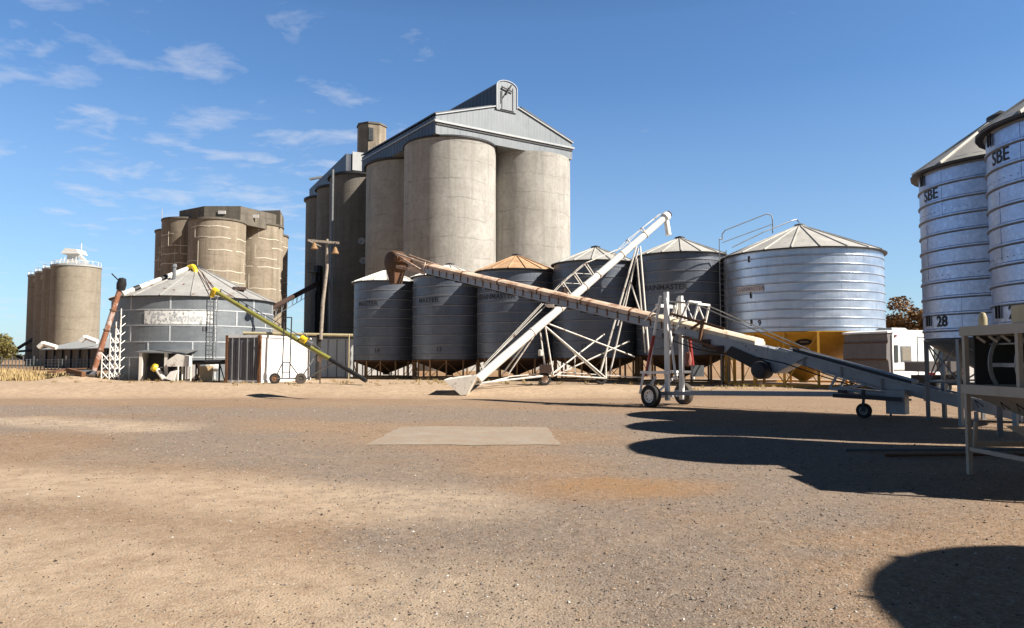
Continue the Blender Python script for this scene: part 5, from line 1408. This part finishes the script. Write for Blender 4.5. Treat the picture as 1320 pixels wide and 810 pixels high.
m = MB(); q = M0 + NV * .35 + DV * -.55 + UP * 1.5; m.lathe([(.02, -.24), (.1, -.2), (.12, 0), (.08, .2), (.03, .24)], q, n=14); m.build('hydraulic_tank', 'faded_red', bc)
m = MB(); q = M0 + NV * 0 + DV * -.05 + UP * 2.05
for dx, dz, r in ((0, 0, .12), (.1, .2, .1), (-.12, .25, .08), (.05, -.2, .09)): m.lathe([(.01, -.15), (r, -.1), (r, .1), (.01, .15)], q + DV * dx + UP * dz, n=10, axis=NV)
m.build('hoist', 'black_steel', bc)

for k_, (w_, sag) in enumerate(((-.40, .10), (.40, .14))):
    m = MB(); pts = [M0 + NV * w_ + DV * (-.35 - .9 * i) + UP * (2.1 - .14 * i - sag * math.sin(i * 1.3) - i * .06) for i in range(7)]
    m.path(pts, .018, 6); m.build('hydraulic_hose', 'black_steel', bc)
m = MB()
for i in range(30):
    s_ = 10.9 - i * .42
    m.obox(cp(s_, -.37, -.33), DV, NV, UP, .02, .012, .1)
    m.obox(cp(s_, -.37, -.22), DV, NV, UP, .02, .014, .02)
m.build('bolt_row', 'rust', bc, smooth=False)
# ------------------------------------------------------------------ caravan, annexe, ute
K0 = Vector((17.0, 33.3, 0)); CS = Vector((-.42, .907, 0)).normalized(); CT = Vector((.907, .42, 0)).normalized()
cg = gz(18, 34)
def cvp(t_, s_, z): return K0 + CT * t_ + CS * s_ + UP * z
cv = thing('caravan', (18.5, 35, cg), 'white caravan with a square window and canvas-covered left end behind the conveyor', 'caravan')
ztop = at(1150, 424, 33.5).z; CL, CW = 4.9, 2.45
pr = [(0.05, .55), (0, .9), (-.02, 1.7), (0.0, ztop - .25), (.16, ztop - .05), (CL, ztop - .04), (CL, .55)]
m = MB(); m.prism([cvp(t_, 0, z) for t_, z in pr], CS * CW); bo = m.build('body', 'container_white', cv, smooth=False)
def face(t0, t1, z0, z1, out0, out1, name, mat, parent):
    q = MB(); q.hexa([cvp(t0, -out1, z0), cvp(t1, -out1, z0), cvp(t1, -out0, z0), cvp(t0, -out0, z0), cvp(t0, -out1, z1), cvp(t1, -out1, z1), cvp(t1, -out0, z1), cvp(t0, -out0, z1)])
    return q.build(name, mat, parent, smooth=False)
wnf = face(.52, 1.18, 1.38, 2.08, .003, .03, 'window', 'galvanised_steel', bo)
face(.57, 1.13, 1.43, 2.03, .031, .04, 'blind', 'blind_cloth', wnf)
face(.10, .32, 1.36, 2.12, .003, .03, 'side_window', 'dark_glass', bo)
face(.14, .24, 2.5, 2.58, .003, .05, 'marker_light', 'red_lens', cv)
for t0, t1, z0, z1 in ((1.62, 1.65, .62, 2.5), (2.36, 2.39, .62, 2.5), (1.651, 2.359, 2.47, 2.5)): face(t0, t1, z0, z1, .003, .02, 'door_trim', 'galvanised_steel', cv)
face(2.75, 3.55, 1.4, 2.05, .003, .03, 'window', 'dark_glass', bo)
face(.06, CL - .05, .98, 1.03, .003, .012, 'body_stripe', 'canvas', cv)
q = MB(); q.hexa([cvp(.9, .7, ztop - .03), cvp(2.0, .7, ztop - .03), cvp(2.0, 1.6, ztop - .03), cvp(.9, 1.6, ztop - .03), cvp(1, .8, ztop + .09), cvp(1.9, .8, ztop + .09), cvp(1.9, 1.5, ztop + .09), cvp(1, 1.5, ztop + .09)]); q.build('roof_hatch', 'pale_cladding', cv, smooth=False)
q = MB(); q.hexa([cvp(.3, .2, .33), cvp(CL - .3, .2, .33), cvp(CL - .3, CW - .2, .33), cvp(.3, CW - .2, .33), cvp(.3, .2, .547), cvp(CL - .3, .2, .547), cvp(CL - .3, CW - .2, .547), cvp(.3, CW - .2, .547)]); q.build('chassis', 'black_steel', cv, smooth=False)
wheel(cv, cvp(2.6, .1, cg + .33), CS, .33, .2)
# canvas fold-out on the left end: bulging panels with brown straps
prC = [(-.03, 2.62), (-.26, 2.6), (-.20, 2.26), (-.30, 2.2), (-.34, 1.52), (-.22, 1.42), (-.12, .6), (-.03, .5)]
q = MB(); q.prism([cvp(t_, .06, z) for t_, z in prC], CS * (CW - .1)); q.build('canvas_end', 'canvas', cv, smooth=False)
for tt_, z in ((-.24, 2.23), (-.30, 1.47)):
    q = MB(); q.bar(cvp(tt_ - .03, .03, z), cvp(tt_ - .03, CW - .02, z), .05, .05); q.build('strap', 'rust', cv, smooth=False)
q = MB(); q.hexa([cvp(-.3, .0, 2.66), cvp(.1, .0, 2.7), cvp(.1, CW, 2.7), cvp(-.3, CW, 2.66), cvp(-.3, .0, 2.74), cvp(.15, .0, ztop - .06), cvp(.15, CW, ztop - .06), cvp(-.3, CW, 2.74)]); q.build('end_cover', 'container_white', cv, smooth=False)
ut = thing('tray_ute', (18, 31, gz(18, 31)), 'dark ute with a grey drop-side tray and red tail lights beside the caravan', 'ute')
ux0, ux1 = at(1166, 475, 32.0).x, at(1240, 475, 30.4).x; uz1, uz0 = at(1180, 466, 30.4).z, at(1180, 479.5, 30.4).z
m = MB(); m.box(ux0, ux1, 30.4, 32.0, uz0, uz0 + .08); m.box(ux0, ux1, 30.4, 30.45, uz0 + .08, uz1); m.box(ux0, ux1, 31.95, 32.0, uz0 + .08, uz1); m.box(ux0, ux0 + .05, 30.45, 31.95, uz0 + .08, uz1 - .04); m.box(ux1 - .05, ux1, 30.45, 31.95, uz0 + .08, uz1 + .5); m.build('tray', 'canvas', ut, smooth=False)
for x in (ux0 + .12, ux0 + .6, ux1 - .5):
    m = MB(); m.box(x - .03, x + .03, 30.36, 30.398, uz0 + .05, uz1 + .02); m.build('tray_latch', 'black_steel', ut, smooth=False)
for x in (ux0 + .22, ux0 + 1.5):
    m = MB(); m.box(x - .16, x + .16, 30.34, 30.42, uz0 - .14, uz0 - .02); m.build('tail_light', 'red_lens', ut, smooth=False)
m = MB(); m.box(ux0 + .1, ux1 + 2.2, 30.7, 31.7, .42, uz0 - .15); m.build('chassis', 'black_steel', ut, smooth=False)
m = MB(); X = ux1 + .1
m.prism([(X, 30.45, .5), (X + 2.6, 30.45, .5), (X + 2.6, 30.45, 1.0), (X + 1.6, 30.45, 1.1), (X + 1.1, 30.45, 1.68), (X, 30.45, 1.7)], (0, 1.5, 0)); m.build('cab', 'white_paint', ut, smooth=False)
for x in (ux0 + .8, X + 1.9):
    for y in (30.62, 31.8): wheel(ut, (x, y, gz(x, y) + .36), (0, -1, 0), .36, .22, 'galvanised_steel')

# ------------------------------------------------------------------ grain cleaner at the right edge
gc = thing('grain_cleaner', (6.6, 8.2, 0), 'beige rotary grain cleaner with open mesh side, at the right edge of the yard', 'grain cleaner')
X0, X1, Y0, Y1 = 5.93, 8.9, 7.75, 9.75
ZT, ZM, ZB = 1.80, 1.17, 1.05
def post(x, y, z0, z1, w=.055, nm='leg'):
    m = MB(); m.box(x - w / 2, x + w / 2, y - w / 2, y + w / 2, z0, z1); m.build(nm, 'beige_paint', gc, smooth=False)
for x in (X0, X1):
    for y in (Y1, Y0): post(x, y, gz(x, y), ZT)
for y in (8.72,): post(X0, y, ZM, ZT, .055, 'side_post')
m = MB(); m.box(X0 - .05, X0 + .05, Y0, Y1 + .04, ZT, ZT + .12); m.box(X1 - .05, X1 + .05, Y0, Y1 + .04, ZT, ZT + .12); m.box(X0 + .05, X1 - .05, Y1 - .04, Y1 + .04, ZT, ZT + .12)
m.box(X0 - .055, X0 + .05, Y0, Y1 + .04, ZB, ZM); m.box(X1 - .05, X1 + .055, Y0, Y1 + .04, ZB, ZM); m.box(X0 + .05, X1 - .05, Y1 - .05, Y1 + .04, ZB, ZM); m.build('frame_rail', 'beige_paint', gc, smooth=False)
m = MB(); m.box(X0 - .02, X1, Y0, 8.80, ZT + .123, ZT + .33); m.build('top_cover', 'cream_paint', gc, smooth=False)
m = MB(); m.box(X0 + .06, X1 - .06, Y0, Y1 - .05, ZT + .02, ZT + .1); m.box(X1 - .1, X1 - .055, Y0, Y1 - .1, ZM, ZT); m.box(X0 + .1, X1 - .1, Y1 - .03, Y1 - .0, ZM, ZT); m.build('inner_lining', 'black_steel', gc, smooth=False)
for y in (9.45, 8.95, 8.5, 8.05):
    m = MB(); cxx, czz, rr = X0 + .72, 1.44, .60
    pts = [Vector((cxx + rr * math.cos(2 * PI * i / 36), y, czz + rr * .92 * math.sin(2 * PI * i / 36))) for i in range(37)]
    for p, q in zip(pts[:-1], pts[1:]): m.bar(p, q, .045, .02, up=(0, 1, 0))
    m.build('drum_hoop', 'galvanised_steel', gc, smooth=False)
m = MB(); m.box(X0 + .20, X0 + .23, Y0, 9.6, 1.40, 1.45); m.box(X0 + .22, X0 + .25, Y0, 9.6, 1.68, 1.70); m.tube((X0 + .93, Y0, 1.42), (X0 + .93, 9.6, 1.42), .05)
m.build('drum_rail', 'galvanised_steel', gc, smooth=False)
m = MB()
for k in range(8):
    y = 9.6 - k * .24; m.bar((X0 + .06, y, ZT - .01), (X0 + .13, y - .06, ZT - .09), .03, .03)
m.build('cam_pin', 'beige_paint', gc, smooth=False)
# tapering collecting trough and second chute
m = MB(); 
m.hexa([(X0 + .75, Y0, .52), (X1 - .75, Y0, .52), (X1 - .75, Y1 - .9, .56), (X0 + .75, Y1 - .9, .56), (X0, Y0, ZB - .003), (X1, Y0, ZB - .003), (X1, Y1 - .02, ZB - .003), (X0, Y1 - .02, ZB - .003)]); m.build('collecting_hopper', 'beige_paint', gc, smooth=False)
m = MB(); m.hexa([(X0 + .0, Y0, .82), (X0 + .07, Y0, .82), (X0 + .07, 8.35, .66), (X0 + .0, 8.35, .66), (X0 + .0, Y0, .92), (X0 + .07, Y0, .92), (X0 + .07, 8.35, .76), (X0, 8.35, .76)]) ; m.build('side_rail', 'beige_paint', gc, smooth=False)
m = MB(); m.hexa([(X0 + .6, Y0, .12), (X0 + .8, Y0, .12), (X0 + .8, 8.3, .12), (X0 + .6, 8.3, .12), (X0 + .12, Y0, .80), (X1 - .5, Y0, .80), (X1 - .5, 9.2, .68), (X0 + .12, 9.2, .68)]); m.build('lower_chute', 'beige_paint', gc, smooth=False)
m = MB(); m.bar((X0 + .04, Y1, .40), (X0 + .9, Y1 - .0, .40), .05, .07); m.bar((X0, Y0, .34), (X0, Y1 - .05, .34), .05, .05); m.bar((X0 + .04, Y1 - .1, .7), (X0 + .04, Y1 - .04, .3), .04, .04); m.build('cross_rail', 'beige_paint', gc, smooth=False)
m = MB(); m.lathe([(.05, 0), (.05, .1), (.03, .16), (.001, .17)], (X0 + .02, Y1 - .35, ZT + .12), n=12); m.build('beacon', 'cream_paint', gc)
m = MB()
for y in (9.5, 9.0, 8.72):
    m.tube((X0 - .058, y, .98), (X0 - .02 + .05, y - .04, .9), .006, n=4); m.tube((X0 - .058, y, .98), (X0 + .02, y + .05, .88), .006, n=4)
m.build('latch_hook', 'black_steel', gc)
# pipes lying under silo 28/29
for i, (y0, y1, lab) in enumerate(((12.3, 12.1, 'thin steel pipe lying on the shaded ground between the cleaner and silo 28'), (11.6, 11.5, 'rusty flat bar lying in the shade just beyond the cleaner leg'))):
    m = MB(); x0, x1 = 5.4 + i * .3, 9.4
    m.tube((x0, y0 - .1, gz(x0, y0) + .03), (x1, y1 + .1, gz(x1, y1) + .03), .025, n=6)
    tag(m.build('steel_pipe', ('galvanised_steel', 'rust')[i]), lab, 'pipe')
